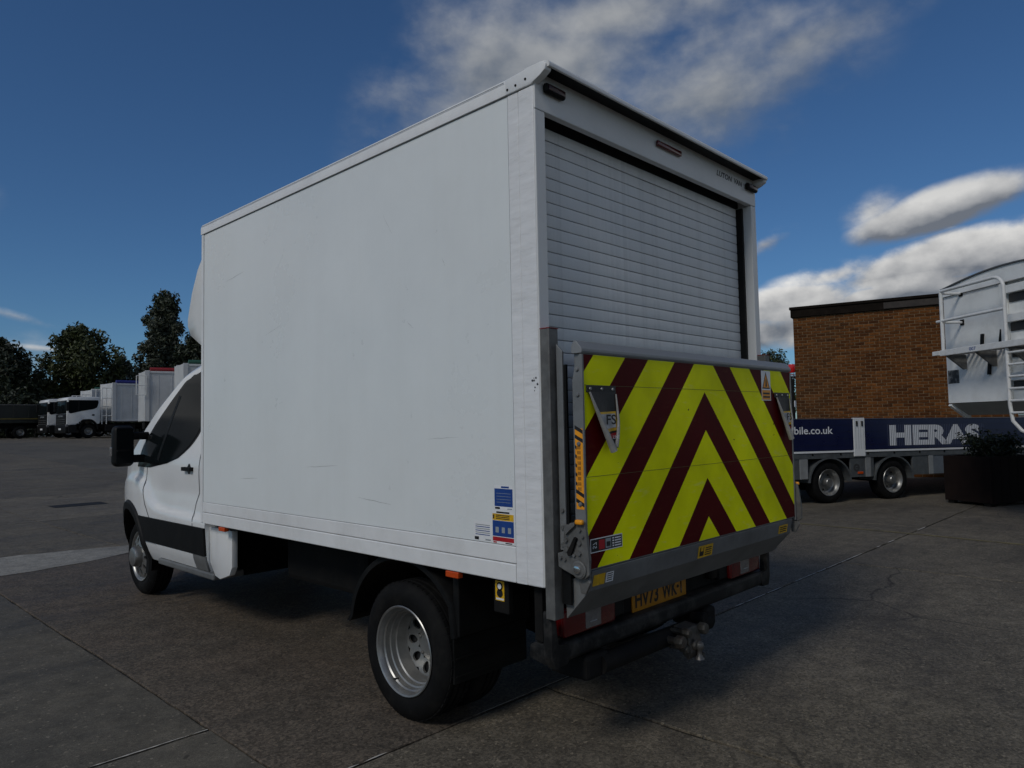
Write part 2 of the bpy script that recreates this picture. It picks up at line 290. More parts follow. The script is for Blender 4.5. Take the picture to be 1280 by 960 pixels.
# ground concrete: colour, aggregate speckle, stains, relief; each slab takes its own tone
def concrete(name, base, tint, coarse, rough=.8, crack=False):
    M = bpy.data.materials.new(name); M.use_nodes = True; nt = M.node_tree; n = nt.nodes; l = nt.links; b = n['Principled BSDF']
    geo = n.new('ShaderNodeNewGeometry'); pos = geo.outputs['Position']
    def noise(sc, det, ro, w=0):
        t = n.new('ShaderNodeTexNoise'); t.inputs['Scale'].default_value = sc; t.inputs['Detail'].default_value = det; t.inputs['Roughness'].default_value = ro; l.new(pos, t.inputs['Vector']); return t.outputs['Fac']
    def rng(x, a, c, d, e):
        t = n.new('ShaderNodeMapRange'); t.inputs[1].default_value = a; t.inputs[2].default_value = c; t.inputs[3].default_value = d; t.inputs[4].default_value = e; l.new(x, t.inputs[0]); return t.outputs[0]
    def mix(fac, A, B, bt='MIX'):
        t = n.new('ShaderNodeMix'); t.data_type = 'RGBA'; t.blend_type = bt
        for i, v in ((0, fac), (6, A), (7, B)):
            if hasattr(v, 'links'): l.new(v, t.inputs[i])
            elif i == 0: t.inputs[0].default_value = v
            else: t.inputs[i].default_value = (*v, 1)
        return t.outputs[2]
    c = mix(rng(noise(.7, 7, .66), .36, .62, 0, 1), base, tint)
    c = mix(1, c, rng(noise(5, 10, .74), .3, .7, .62, 1.32), 'MULTIPLY')
    vo = n.new('ShaderNodeTexVoronoi'); vo.inputs['Scale'].default_value = 80; l.new(pos, vo.inputs['Vector'])
    sp = n.new('ShaderNodeSeparateColor'); l.new(vo.outputs['Color'], sp.inputs[0])
    c = mix(coarse, c, mix(1, c, rng(sp.outputs[0], 0, 1, .25, 2.0), 'MULTIPLY'))
    gt = n.new('ShaderNodeMath'); gt.operation = 'GREATER_THAN'; l.new(sp.outputs[1], gt.inputs[0]); gt.inputs[1].default_value = .982
    c = mix(gt.outputs[0], c, tuple(min(1, x*1.7) for x in tint))
    fine = noise(150, 4, .65); c = mix(1, c, rng(fine, .3, .7, .5, 1.5), 'MULTIPLY')
    mp = n.new('ShaderNodeMapping'); mp.inputs['Scale'].default_value = (.35, 1.6, 1); mp.inputs['Rotation'].default_value = (0, 0, .15); l.new(pos, mp.inputs[0])
    wn = n.new('ShaderNodeTexNoise'); wn.inputs['Scale'].default_value = 1.1; wn.inputs['Detail'].default_value = 8; wn.inputs['Roughness'].default_value = .7; l.new(mp.outputs[0], wn.inputs['Vector'])
    c = mix(rng(wn.outputs['Fac'], .52, .74, 0, .55), c, tuple(x*.42 for x in base))
    c = mix(rng(wn.outputs['Fac'], .28, .44, .35, 0), c, tuple(min(x*1.75, 1) for x in base))
    if crack:
        wp = n.new('ShaderNodeTexNoise'); wp.inputs['Scale'].default_value = 1.7; wp.inputs['Detail'].default_value = 6; l.new(pos, wp.inputs['Vector'])
        wa = n.new('ShaderNodeMix'); wa.data_type = 'RGBA'; wa.inputs[0].default_value = .32; l.new(pos, wa.inputs[6]); l.new(wp.outputs['Color'], wa.inputs[7])
        cv = n.new('ShaderNodeTexVoronoi'); cv.feature = 'DISTANCE_TO_EDGE'; cv.inputs['Scale'].default_value = .62; l.new(wa.outputs[2], cv.inputs['Vector'])
        ms = n.new('ShaderNodeMath'); ms.operation = 'MULTIPLY'; l.new(rng(cv.outputs['Distance'], .0, .006, .8, 0), ms.inputs[0]); l.new(rng(noise(.35, 3, .5), .50, .58, 0, 1), ms.inputs[1])
        c = mix(ms.outputs[0], c, tuple(x*.2 for x in base))
    spot = noise(14, 2, .5); c = mix(rng(spot, .70, .74, 0, .7), c, tuple(x*.25 for x in base))
    oi = n.new('ShaderNodeObjectInfo'); c = mix(1, c, rng(oi.outputs['Random'], 0, 1, .84, 1.14), 'MULTIPLY')
    l.new(c, b.inputs['Base Color'])
    l.new(rng(wn.outputs['Fac'], .3, .7, min(rough+.1, 1), rough-.14), b.inputs['Roughness']); b.inputs['Specular IOR Level'].default_value = .35
    h1 = n.new('ShaderNodeMath'); h1.operation = 'MULTIPLY_ADD'; l.new(sp.outputs[0], h1.inputs[0]); h1.inputs[1].default_value = coarse; l.new(fine, h1.inputs[2])
    bp = n.new('ShaderNodeBump'); bp.inputs['Strength'].default_value = .55; bp.inputs['Distance'].default_value = .004; l.new(h1.outputs[0], bp.inputs['Height'])
    b2 = n.new('ShaderNodeBump'); b2.inputs['Strength'].default_value = .5; b2.inputs['Distance'].default_value = .02; l.new(noise(4.5, 6, .6), b2.inputs['Height']); l.new(bp.outputs[0], b2.inputs['Normal'])
    l.new(b2.outputs[0], b.inputs['Normal'])
    return M
con_smooth = concrete('smooth_concrete', (.094,.085,.068), (.128,.113,.087), .2)
con_coarse = concrete('coarse_brown_concrete', (.090,.075,.057), (.110,.086,.063), .6)
con_grey = concrete('worn_grey_concrete', (.093,.080,.061), (.132,.113,.083), .5, crack=True)
con_pale = concrete('pale_concrete', (.27,.255,.22), (.21,.198,.17), .2)
joint_mat = concrete('joint_dirt', (.010,.009,.007), (.014,.013,.008), .5)

# ------------------------------------------------------------------ ground
mb = MB(); xs = [-400,-120,-60,-30,-15,0,15,30,60,120,400]; ys = [-400,-100,-30,0,13,18,24,30,36,42,50,58,80,140,400]
mb.add([(x, y, gz(x, y)-.016) for y in ys for x in xs], [(j*len(xs)+i, j*len(xs)+i+1, (j+1)*len(xs)+i+1, (j+1)*len(xs)+i) for j in range(len(ys)-1) for i in range(len(xs)-1)])
ground = tag(mb.build('ground', con_grey), kind='structure')
dirt = MB(); dirt.add([(x, y, gz(x, y)-.0115) for y in (-14,0,13,18,24,30,36,42,50) for x in (-22,0,30)], [(j*3+i, j*3+i+1, (j+1)*3+i+1, (j+1)*3+i) for j in range(8) for i in range(2)])
dirt.build('joint_bed', joint_mat, ground)
def slab(x0, x1, y0, y1, material, seed):
    rn = random.Random(seed); g = .012 if y1 < .8 else .007
    nx = max(2, int((x1-x0)/.12)); ny = max(2, int((y1-y0)/.12))
    if y0 > 13: nx = max(2, nx//4); ny = max(2, ny//4)
    P = []
    ph = rn.uniform(0, 9)
    def j(t): return .0045*math.sin(t*2.3+ph)+rn.uniform(-.0042, .0042)+(.012*rn.random() if rn.random() < .06 else 0)
    for i in range(nx): P.append((x0+(x1-x0)*i/nx, y0+g+max(-.004, j(x0+i*.1))))
    for i in range(ny): P.append((x1-g-max(-.004, j(y0+i*.1)), y0+(y1-y0)*i/ny))
    for i in range(nx): P.append((x1-(x1-x0)*i/nx, y1-g-max(-.004, j(i*.1))))
    for i in range(ny): P.append((x0+g+max(-.004, j(i*.1)), y1-(y1-y0)*i/ny))
    n = len(P); cx, cy = (x0+x1)/2, (y0+y1)/2
    def sh(p, d): q = Vector((cx-p[0], cy-p[1])); return (p[0]+max(-d, min(d, q.x)), p[1]+max(-d, min(d, q.y)))
    top = [sh(p, .006) for p in P]
    q = MB()
    if y0 >= 12:       # rising ground: rows of quads so that the top follows the slope
        rows = max(1, int((y1-y0)/2)); vs = []
        for k in range(rows+1):
            y = y0+g+(y1-y0-2*g)*k/rows
            vs += [(x0+g, y, gz(0, y)), (x1-g, y, gz(0, y)), (x0+g, y, gz(0, y)-.03), (x1-g, y, gz(0, y)-.03)]
        fs = []
        for k in range(rows):
            a = k*4; b = a+4; fs += [(a, a+1, b+1, b), (a, b, b+2, a+2), (a+1, a+3, b+3, b+1)]
        fs += [(0, 2, 3, 1), (rows*4, rows*4+1, rows*4+3, rows*4+2)]
        q.add(vs, fs)
    else:
        vs = [(p[0], p[1], 0) for p in top]+[(p[0], p[1], -.004) for p in P]+[(p[0], p[1], -.05) for p in P]
        fs = [tuple(range(n))]+[(i, (i+1) % n, n+(i+1) % n, n+i) for i in range(n)]+[(n+i, n+(i+1) % n, 2*n+(i+1) % n, 2*n+i) for i in range(n)]
        q.add(vs, fs)
    return q.build('concrete_slab', material, ground)
k = 0
def row(y0, y1, cuts, ms):
    global k
    for a, b in zip(cuts, cuts[1:]):
        k += 1; slab(a, b, y0, y1, ms[k % len(ms)] if isinstance(ms, list) else ms, k)
row(-13.2, -8.2, [-18,-13,-8.4,-3.8,.83,5.45,10.1,14.7,19.3,24], con_grey)
row(-8.2, -3.8, [-18,-13,-8.4,-3.8,.83,5.45,10.1,14.7,19.3,24], [con_grey, con_smooth])
row(-3.8, .75, [-18,-13,-8.4,-3.8,.83,5.45,10.1,14.7,19.3,24], con_grey)
row(.75, 1.63, [-5.3,-.69], con_smooth); row(1.63, 7.9, [-5.3,-.69], con_smooth)
row(.75, 7.9, [-18,-13,-9.9,-5.3], con_grey)
row(.75, 7.9, [-.69,3.9], con_coarse); row(.75, 7.9, [3.9,8.5,13.1,17.7,24], con_grey)
for y0, y1 in ((7.9,12.2),(12.2,17),(17,21.8),(21.8,26.6),(26.6,31.4),(31.4,37),(37,43),(43,49.5)):
    row(y0, y1, [-18,-13,-8.2,-3.6,1.0,5.6,10.2,14.8,19.4,24], [con_grey, con_smooth, con_grey])
# pale sealant left in the joints, in broken runs
rn = random.Random(11); seal = mat('pale_sealant', (.46,.44,.40), .8, var=.4, vs=30, bump=.4, bs=80)
def sealant(p0, p1, keep, w):
    q = MB(); p0 = Vector(p0); p1 = Vector(p1); d = (p1-p0); Ln = d.length; d /= Ln; nrm = Vector((-d.y, d.x)); t = 0
    while t < Ln:
        s = rn.uniform(.10, .5)
        if rn.random() < keep:
            n = max(2, int(s/.03)); L_ = []; R_ = []
            for i in range(n+1):
                c = p0+d*min(t+s*i/n, Ln); ww = w*rn.uniform(.35, 1)*(0.3 if i in (0, n) else 1); o = nrm*rn.uniform(-.0015, .0015)
                L_.append(c+o+nrm*ww); R_.append(c+o-nrm*ww)
            q.add([(p.x, p.y, .002) for p in L_+R_], [(i, i+1, n+2+i, n+1+i) for i in range(n)])
        t += s+rn.uniform(0, .05)
    return q.build('joint_sealant', seal, ground)
sealant((-.69, .75), (2.2, .75), .9, .0055); sealant((2.2, .75), (5.6, .75), .8, .007); sealant((5.6, .75), (9.5, .75), .25, .009)
sealant((-2.2, 1.63), (-.70, 1.63), .95, .006)
# weeds and grit along the open joints are part of the joint bed material; the repaired strip ahead of the van
def sheet(name, pts, z, material, jit=.02, seed=1):
    rn2 = random.Random(seed); P = []
    for a, b in zip(pts, pts[1:]+pts[:1]):
        n = max(1, int((Vector(b)-Vector(a)).length/.15))
        for i in range(n):
            P.append((a[0]+(b[0]-a[0])*i/n+rn2.uniform(-jit, jit), a[1]+(b[1]-a[1])*i/n+rn2.uniform(-jit, jit)))
    return MB().add([(x, y, gz(x, y)+z) for x, y in P], [tuple(range(len(P)))]).build(name, material, ground)
sheet('repair_patch', [(-2.6,8.2),(-1.2,8.35),(-.23,8.5),(.45,8.35),(.93,8.22),(1.6,8.1),(1.7,7.75),(.95,7.6),(.3,7.25),(-.45,7.1),(-1.2,7.15),(-2.6,7.0)], .004, con_pale, .035, 4)
iron = mat('iron_cover', (.022,.021,.020), .75, spec=.2, metal=.1, var=.3, vs=20, bump=.3, bs=60)
sheet('drain_cover', [(1.75,14.2),(2.7,14.2),(2.7,14.75),(1.75,14.75)], .005, iron, .004, 2)
yl = mat('worn_yellow_paint', (.17,.14,.06), .8, var=.5, vs=12, bump=.2, bs=60, dirt=(.05,.048,.042), dirt_amt=1, ds=4)
sheet('painted_line', [(7.90,2.6),(7.80,.9),(7.63,-.6),(7.42,-3.0),(7.49,-3.0),(7.70,-.6),(7.87,.9),(7.97,2.6)], .004, yl, .008, 3)
# loose grit near the camera
grit = MB(); rn = random.Random(3)
for i in range(1500):
    x = rn.gauss(0, 1.8); y = rn.uniform(-1.2, 5.5)
    if rn.random() < .35: x = -.69+rn.gauss(0, .05)
    elif rn.random() < .2: x = .83+rn.gauss(0, .05); y = rn.uniform(-1.3, .75)
    s = rn.uniform(.0018, .0055); a = rn.uniform(0, 6)
    c, d = math.cos(a)*s, math.sin(a)*s
    grit.add([(x+c, y+d, -.001), (x-d, y+c, -.001), (x-c*.9, y-d, -.001), (x+d, y-c*.8, -.001), (x+c*.2, y, s*.9)], [(0,1,4),(1,2,4),(2,3,4),(3,0,4)])
tag(grit.build('loose_grit', mat('grit', (.085,.08,.072), .8, var=.5, vs=40)), label='small loose grit scattered over the yard concrete', cat='grit', kind='stuff')

# ================================================================== the van
BW, BL, ZB, ZC = 2.128, 3.364, .80, 2.955      # box width, length, bottom, cap line
van = empty('box_van', (1.064, 2, 0), label='white box van with roller shutter and striped tail lift, parked in the foreground', cat='van')
VO = Vector((1.064, 2, 0))
def vb(mb, name, material, parent=None, smooth=None):
    """build in van/world coordinates, parented to the van or to one of its parts (parts carry no offset of their own)"""
    p = parent or van
    o = mb.build(name, material, p, smooth)
    if p is van: o.location = -VO
    return o
def vtext(name, body, material, parent, *a, **k):
    o = text(name, body, material, parent, *a, **k)
    if parent is van: o.location = -VO
    return o
def both(fn):           # left and right side helper: s=0 left, 1 right; X(x) mirrors
    for s in (0, 1): fn((lambda x: x) if s == 0 else (lambda x: BW-x), s)
def bx(mb, X, x0, x1, *a, **k):
    p, q = sorted((X(x0), X(x1))); (mb.bbox if k else mb.box)(p, q, *a, **k); return mb

# cargo box
def box_side(X, s):
    panel = vb(bx(MB(), X, .004, .03, .160, BL-.024, .957, ZC-.004), 'side_panel', grp_side)
    q = MB(); bx(q, X, 0, .035, .158, BL-.022, .882, .954, bev=.004); vb(q, 'lower_rail', grp_trim)
    q = MB(); bx(q, X, -.002, .035, .158, BL-.022, .80, .879, bev=.005); vb(q, 'lower_rail', grp_trim)
    q = MB(); bx(q, X, 0, .035, .093, .156, .80, ZC-.004, bev=.003); vb(q, 'corner_post', grp_wrap)
    q = MB(); bx(q, X, -.002, .05, .0, .0915, .80, ZC-.004, bev=.006); vb(q, 'corner_post', grp_wrap)
    q = MB(); bx(q, X, -.004, .04, BL-.021, BL+.012, .80, ZC-.002, bev=.006); vb(q, 'corner_post', grp_trim)
    # rounded cant rail: profile in (x,z), along y
    pr = [(.04, ZC+.001), (-.006, ZC+.001), (-.006, ZC+.05), (.004, ZC+.075), (.03, ZC+.088), (.07, ZC+.088)]
    q = MB().prism([(X(a), z) for a, z in pr], .16, BL+.016, 'y'); vb(q, 'cant_rail', grp_trim, smooth=35)
    q = MB().prism([(X(-.0065), ZC+.058), (X(-.0085), ZC+.058), (X(-.0085), ZC+.061), (X(-.0065), ZC+.061)], .17, BL, 'y'); vb(q, 'rail_seam', grey_ink)
    # end cap of the rear dome with its screws
    cap = [(.159, ZC-.001), (.003, ZC-.001), (-.046, ZC+.020), (-.078, ZC+.036), (-.082, ZC+.060), (-.072, ZC+.074), (-.045, ZC+.079), (.159, ZC+.068)]
    q = MB().prism(cap, X(-.009), X(.03), 'x', bev=.003); cp = vb(q, 'dome_end_cap', grp_trim, smooth=40)
    for y, z in ((.145, .018), (.095, .022), (.036, .030)):
        vb(MB().lathe([(0,.0), (0,.006), (X(-.0125)-X(-.0095),.005), (X(-.0125)-X(-.0095),0)], (X(-.0095), y, ZC+z), 'x', 10), 'screw', dark_steel, cp)
both(box_side)
vb(MB().bbox(.03, BW-.03, .02, BL, ZC+.03, ZC+.082, .01), 'roof_panel', gelcoat)
vb(MB().box(.035, BW-.035, BL-.02, BL-.002, .80, ZC+.03), 'front_wall', grp_side)
vb(MB().box(.036, BW-.036, .02, BL-.022, .815, .90), 'floor_frame', dark_steel)
# rear frame: header, jambs, lip
OL, OR_, OT = .069, 2.061, 2.848
vb(MB().bbox(.002, BW-.002, -.006, .03, OT, ZC+.072, .004), 'rear_header', gelcoat)
for x0, x1 in ((.002, OL), (OR_, BW-.002)):
    vb(MB().bbox(x0, x1, -.005, .10, .80, OT-.001, .005), 'door_jamb', gelcoat)
lip = [(.05, ZC+.0725), (-.007, ZC+.0725), (-.066, ZC+.074), (-.077, ZC+.066), (-.081, ZC+.050), (-.086, ZC+.047), (-.092, ZC+.050), (-.094, ZC+.062), (-.086, ZC+.074), (-.06, ZC+.082), (.0, ZC+.085), (.05, ZC+.086)]
vb(MB().prism(lip, .002, BW-.002, 'x'), 'roof_lip', gelcoat, smooth=50)
vb(MB().box(.012, BW-.012, -.074, -.0075, ZC+.058, ZC+.0715), 'lip_shade_strip', black_plastic)  # black strip that paints in the shade under the lip
vb(MB().box(.004, BW-.004, .101, .107, OT-.03, ZC+.02), 'door_top_shade', ink)  # black sheet standing in for the shade above the shutter
# roller shutter: separate slats with a dark gap between them, running in black guides
door = vb(MB().box(OL+.002, OR_-.002, .108, .114, .92, OT-.014), 'roller_shutter', ink)
pitch = .0572; zt = OT-.068; i = 0
slat_me = None
while zt-pitch > .93:
    zz = zt-pitch
    if slat_me is None:
        pr = [(.106,.0010), (.0912,.0012), (.0896,.0026), (.0890,.005), (.0887,.028), (.0890,.051), (.0896,.0542), (.0912,.0556), (.106,.0558)]
        sob = vb(MB().prism(pr, OL+.014, OR_-.024, 'x'), 'slat', slat_alu, door, smooth=30); slat_me = sob; sob.location = (0, 0, zz)
    else:
        sob = slat_me.copy(); COL.objects.link(sob); sob.location = (0, 0, zz)
    zt -= pitch; i += 1
pr = [(.106,.0010), (.0912,.0012), (.0896,.0026), (.0890,.005), (.0887,.028), (.0890,.051), (.0896,.0542), (.0912,.0556), (.106,.0558)]
sob = vb(MB().prism(pr, OL+.014, OR_-.024, 'x'), 'slat', slat_alu, door, smooth=30); sob.location = (0, 0, OT-.068+.0014)
for x0, x1 in ((OL+.001, OL+.012), (OR_-.022, OR_-.001)):
    vb(MB().box(x0, x1, .05, .105, .92, OT-.014), 'door_guide', black_plastic)
# lamps and lettering on the header
for x0, x1, z0, z1, mm in ((.052,.188,2.928,2.972,dark_lens), (1.974,2.112,2.930,2.972,dark_lens)):
    lm = vb(MB().bbox(x0, x1, -.034, -.0065, z0, z1, .02, 4), 'marker_lamp', black_plastic, smooth=40)
    vb(MB().bbox(x0+.012, x1-.012, -.038, -.033, z0+.010, z1-.010, .004, 2), 'lamp_lens', mm, lm, smooth=40)
lm = vb(MB().bbox(.955, 1.197, -.024, -.0065, 2.934, 2.966, .012, 3), 'brake_lamp', red_lens, smooth=40)
for word, x, w_ in (('LUTON', 1.615, .195), ('VAN', 1.838, .105)): vtext('lettering', word, ink, van, (x, -.0065, 2.937), (1,0,0), (0,0,1), width=w_, height=.034, off=.022, shear=.25)

# stickers on the side
def sidestick(name, y0, y1, z0, z1, material, parent, d=.0005):
    return vb(MB().add([(.004-d, y1, z0), (.004-d, y0, z0), (.004-d, y0, z1), (.004-d, y1, z1)], [(0,1,2,3)]), name, material, parent)
def side_sticker(y0, y1, z0, z1, bands, lines):
    st = vb(MB().add([(.0036, y1, z0), (.0036, y0, z0), (.0036, y0, z1), (.0036, y1, z1)], [(0,1,2,3)]), 'sticker', white_ink)
    h = z1-z0
    for a, b, mm in bands: sidestick('printed_band', y0+.002, y1-.002, z0+h*a, z0+h*b, mm, st, .0007)
    for a, b, c, d_, mm in lines: sidestick('printed_line', y0+(y1-y0)*a, y0+(y1-y0)*b, z0+h*c, z0+h*d_, mm, st, .0010)
    return st
rn = random.Random(8)
ln = [(.1,.9,.30+.05*i,.315+.05*i,grey_ink) for i in range(10)]
side_sticker(.172, .288, 1.107, 1.216, [(.14,.86,blue_ink)], [(.2,.62,.89,.96,blue_ink), (.12,.88,.30,.315,grey_ink), (.12,.88,.42,.435,grey_ink), (.12,.88,.54,.555,grey_ink), (.12,.88,.66,.675,grey_ink), (.70,.96,.03,.11,ink), (.05,.3,.04,.08,grey_ink)])
side_sticker(.168, .303, .958, 1.104, [(.70,.90,hi_yellow), (.22,.69,blue_ink), (.07,.20,red_ink)], [(.2,.8,.92,.97,ink), (.9,.96,.74,.86,ink), (.2,.82,.84,.865,ink), (.2,.82,.79,.815,ink), (.2,.82,.74,.765,ink), (.7,.85,.33,.50,grey_ink), (.42,.56,.33,.50,grey_ink), (.14,.28,.33,.50,grey_ink), (.8,.96,.015,.055,red_ink), (.1,.4,.02,.05,ink)])
side_sticker(.305, .425, .960, 1.048, [], [(.12,.9,.30+.10*i,.34+.10*i,blue_ink if i % 2 == 0 else grey_ink) for i in range(6)]+[(.72,.95,.04,.20,ink), (.08,.36,.05,.12,grey_ink)])
# dark knocks in the edge of the panel
scf = MB(); rn = random.Random(5)
for i in range(7):
    y = .02+rn.uniform(-.012, .02); z = 1.655+rn.uniform(-.03, .03); s = rn.uniform(.002, .006)
    scf.add([(-.0025, y-s, z-s*.6), (-.0025, y+s*.5, z-s), (-.0025, y+s, z+s*.4), (-.0025, y-s*.3, z+s)], [(0,1,2,3)])
vb(scf, 'paint_chip', ink)
scm = mat('scuff_grey', (.50,.515,.515), .5, var=.2, vs=40); rn = random.Random(12)
def scuff(y0, z0, y1, z1, w):
    n = 6; L_ = []; R_ = []
    for i in range(n+1):
        t = i/n; y = y0+(y1-y0)*t; z = z0+(z1-z0)*t+rn.uniform(-.002, .002); h = w*(.2+.8*math.sin(math.pi*t))*rn.uniform(.6, 1)/2
        L_.append((.0037, y, z+h)); R_.append((.0037, y, z-h))
    vb(MB().add(L_+R_, [(i, i+1, n+2+i, n+1+i) for i in range(n)]), 'scuff_mark', scm)
for a in ((2.98,2.54,2.70,2.57,.005), (1.10,2.62,1.02,2.50,.004), (.62,2.30,.60,2.26,.007), (.45,1.78,.44,1.71,.006), (1.9,1.25,1.55,1.27,.004), (2.4,2.1,2.2,2.14,.003), (.75,1.42,.52,1.43,.003), (1.35,1.10,1.05,1.08,.005), (.9,2.02,.85,1.98,.004), (2.75,1.15,2.5,1.16,.004)): scuff(*a)

# ---- tail lift
def column(X, s):
    q = MB(); p, r_ = sorted((X(.0), X(.060))); q.bbox(p, r_, -.058, -.008, .675, 1.885, .004)
    c = vb(q, 'lift_column', galv)
    q = MB(); p, r_ = sorted((X(-.001), X(.061))); q.box(p, r_, -.059, -.007, 1.8855, 1.889); vb(q, 'column_cap', mat('red_edge', (.22,.015,.012), .6, var=.4, vs=40), c)
    q = MB().prism([(-.070,1.818), (-.070,.962), (-.102,.962), (-.102,1.785)], X(.030), X(.040), 'x', bev=.0015); bar = vb(q, 'slide_bar', alu, c)
    q = MB(); p, r_ = sorted((X(.0405), X(.052))); q.box(p, r_, -.112, -.066, .74, 1.73); vb(q, 'slide_channel', black_plastic, c)
    for z in (.985, 1.055, 1.125):
        vb(MB().lathe([(0,0), (0,.010), (X(.022)-X(.030),.009), (X(.022)-X(.030),0)], (X(.030), -.087, z), 'x', 8), 'bolt', galv, c)
both(column)
def bracket(X, s):
    poly = [(-.104,1.074), (-.137,1.066), (-.176,1.090), (-.212,1.088), (-.220,1.038), (-.232,.939), (-.230,.880), (-.205,.860), (-.175,.862), (-.098,.892), (-.072,.896), (-.069,.952), (-.104,.960)]
    b = vb(MB().prism(poly, X(.012), X(.027), 'x', bev=.003), 'hinge_bracket', galv)
    for y, z, r_ in ((-.118,1.009,.011), (-.121,.974,.013), (-.088,.935,.008), (-.110,.930,.008), (-.190,1.055,.009), (-.188,1.003,.011), (-.187,.962,.010), (-.160,.952,.008), (-.150,.985,.009), (-.205,1.03,.007)):
        vb(MB().lathe([(0,0), (0,r_), (X(.003)-X(.012),r_*.85), (X(.003)-X(.012),0)], (X(.012), y, z), 'x', 6), 'bolt', galv, b)
    vb(MB().lathe([(0,0), (0,.036), (X(0)-X(.008),.036), (X(0)-X(.010),.031), (X(0)-X(.012),.030), (X(0)-X(.012),0)], (X(.012), -.184, .898), 'x', 24), 'pivot_ring', galv, b, smooth=30)
    vb(MB().lathe([(0,0), (0,.018), (X(-.008)-X(0),.016), (X(-.010)-X(0),.009), (X(-.010)-X(0),0)], (X(0), -.182, .899), 'x', 20), 'pivot_pin', bright_metal, b, smooth=30)
    vb(MB().prism([(-.128,.962), (-.168,1.028), (-.180,1.022), (-.150,.952), (-.134,.948)], X(-.002), X(.010), 'x', bev=.002), 'latch_arm', dark_steel, b)
    vb(MB().prism([(-.112,1.052), (-.150,1.082), (-.172,1.086), (-.172,1.072), (-.140,1.050), (-.124,1.03)], X(-.002), X(.010), 'x', bev=.002), 'latch_arm', galv, b)
    q = MB(); p, r_ = sorted((X(-.008), X(.013))); q.bbox(p, r_, -.214, -.176, 1.078, 1.098, .007, 3); vb(q, 'latch_handle', orange_paint, b, smooth=40)
    vb(MB().prism([(-.160,.862), (-.214,.862), (-.222,.846), (-.197,.797), (-.172,.799)], X(.029), X(.042), 'x', bev=.003), 'lower_lug', galv, b)
both(bracket)
PL, PR_ = .034, 2.094          # platform
plat = vb(MB().bbox(PL+.012, PR_-.012, -.196, -.152, .885, 1.775, .004), 'lift_platform', alu)
vb(MB().add([(PL+.014,-.1985,.893), (PR_-.014,-.1985,.893), (PR_-.014,-.1985,1.767), (PL+.014,-.1985,1.767)], [(0,1,2,3)]), 'chevron_sheet', chevron, plat)
for z in (1.264, 1.640):
    vb(MB().box(PL+.015, PR_-.015, -.1992, -.1986, z-.0008, z+.0008), 'sheet_seam', mat('seam_line', (.10,.09,.02), .6), plat)
vb(MB().prism([(-.150,1.771), (-.2015,1.771), (-.2045,1.779), (-.204,1.790), (-.176,1.822), (-.165,1.826), (-.150,1.80)], PL-.002, PR_+.002, 'x', bev=.0015), 'platform_tip', mat('tip_aluminium', (.27,.28,.285), .5, metal=.3, var=.15, vs=5, bump=.1, bs=50, dirt=(.15,.15,.15), dirt_amt=.5, ds=5), plat)
for x0, x1 in ((PL, PL+.0115), (PR_-.0115, PR_)):
    sr = vb(MB().prism([(-.150,.87), (-.203,.87), (-.203,1.766), (-.190,1.768), (-.172,1.75), (-.150,1.66)], x0, x1, 'x', bev=.0015), 'side_rail', alu, plat)
xe = PL-.0006
hz_st = vb(MB().box(xe, PL+.001, -.198, -.158, 1.135, 1.462), 'hazard_strip', orange_paint, plat)
def sub(mbx, name, mm): return vb(mbx, name, mm, plat)
for i in range(9):
    z = 1.148+i*.037
    if i in (0, 1, 7, 8): pts = [(-.198, z+.012), (-.198, z-.004), (-.158, z+.016), (-.158, z+.032)]
    else: pts = [(-.166, z+.020), (-.166, z+.006), (-.158, z+.012), (-.158, z+.026)]
    sub(MB().add([(xe-.0004, a, b) for a, b in pts], [(0,1,2,3)]), 'hazard_bar', ink)
for i in range(3):
    for jx in range(9):
        z = 1.21+jx*.021; y = -.170-.006*i
        sub(MB().add([(xe-.0005, y, z), (xe-.0005, y-.0028, z), (xe-.0005, y-.0028, z+.014), (xe-.0005, y, z+.014)], [(0,1,2,3)]), 'small_print', ink)
for z in (1.155, 1.400, 1.60, 1.705):
    sub(MB().lathe([(0,0), (0,.010), (-.006,.007), (-.007,0)], (xe-.0003, -.178, z), 'x', 10), 'rivet', alu)
# folding lower section
fold = [(-.199,.884), (-.197,.868), (-.184,.80), (-.072,.678), (-.058,.676), (-.070,.70), (-.155,.81), (-.158,.884)]
low_p = vb(MB().prism(fold, .072, 2.040, 'x', bev=.002), 'lower_flap', alu_panel)
vb(MB().prism([(-.196,.872), (-.184,.798), (-.070,.676), (-.064,.83)], .062, .0715, 'x', bev=.001), 'flap_end_plate', alu, low_p)
def onflap(x0, x1, z0, z1, mm, name, d=.0012):
    # on the steep upper strip of the flap
    def yy(z): return interp([(.80,-.184),(.868,-.197)], z)-d
    return vb(MB().add([(x0, yy(z0), z0), (x1, yy(z0), z0), (x1, yy(z1), z1), (x0, yy(z1), z1)], [(0,1,2,3)]), name, mm, low_p)
onflap(.085, .165, .818, .864, hi_yellow, 'yellow_label'); onflap(.172, .225, .820, .862, white_ink, 'white_label')
for i in range(4): onflap(.179, .218, .826+i*.009, .830+i*.009, ink, 'label_print', .0018)
onflap(.93, 1.075, .806, .866, hi_yellow, 'yellow_label')
onflap(.945, .985, .815, .858, ink, 'label_print', .0018); onflap(.953, .977, .838, .860, hi_yellow, 'label_print', .0024)
for i in range(4): onflap(1.0, 1.062, .815+i*.011, .820+i*.011, ink, 'label_print', .0018)
onflap(1.86, 1.98, .812, .860, hi_yellow, 'yellow_label')
for i in range(3): onflap(1.875, 1.965, .820+i*.012, .826+i*.012, ink, 'label_print', .0018)
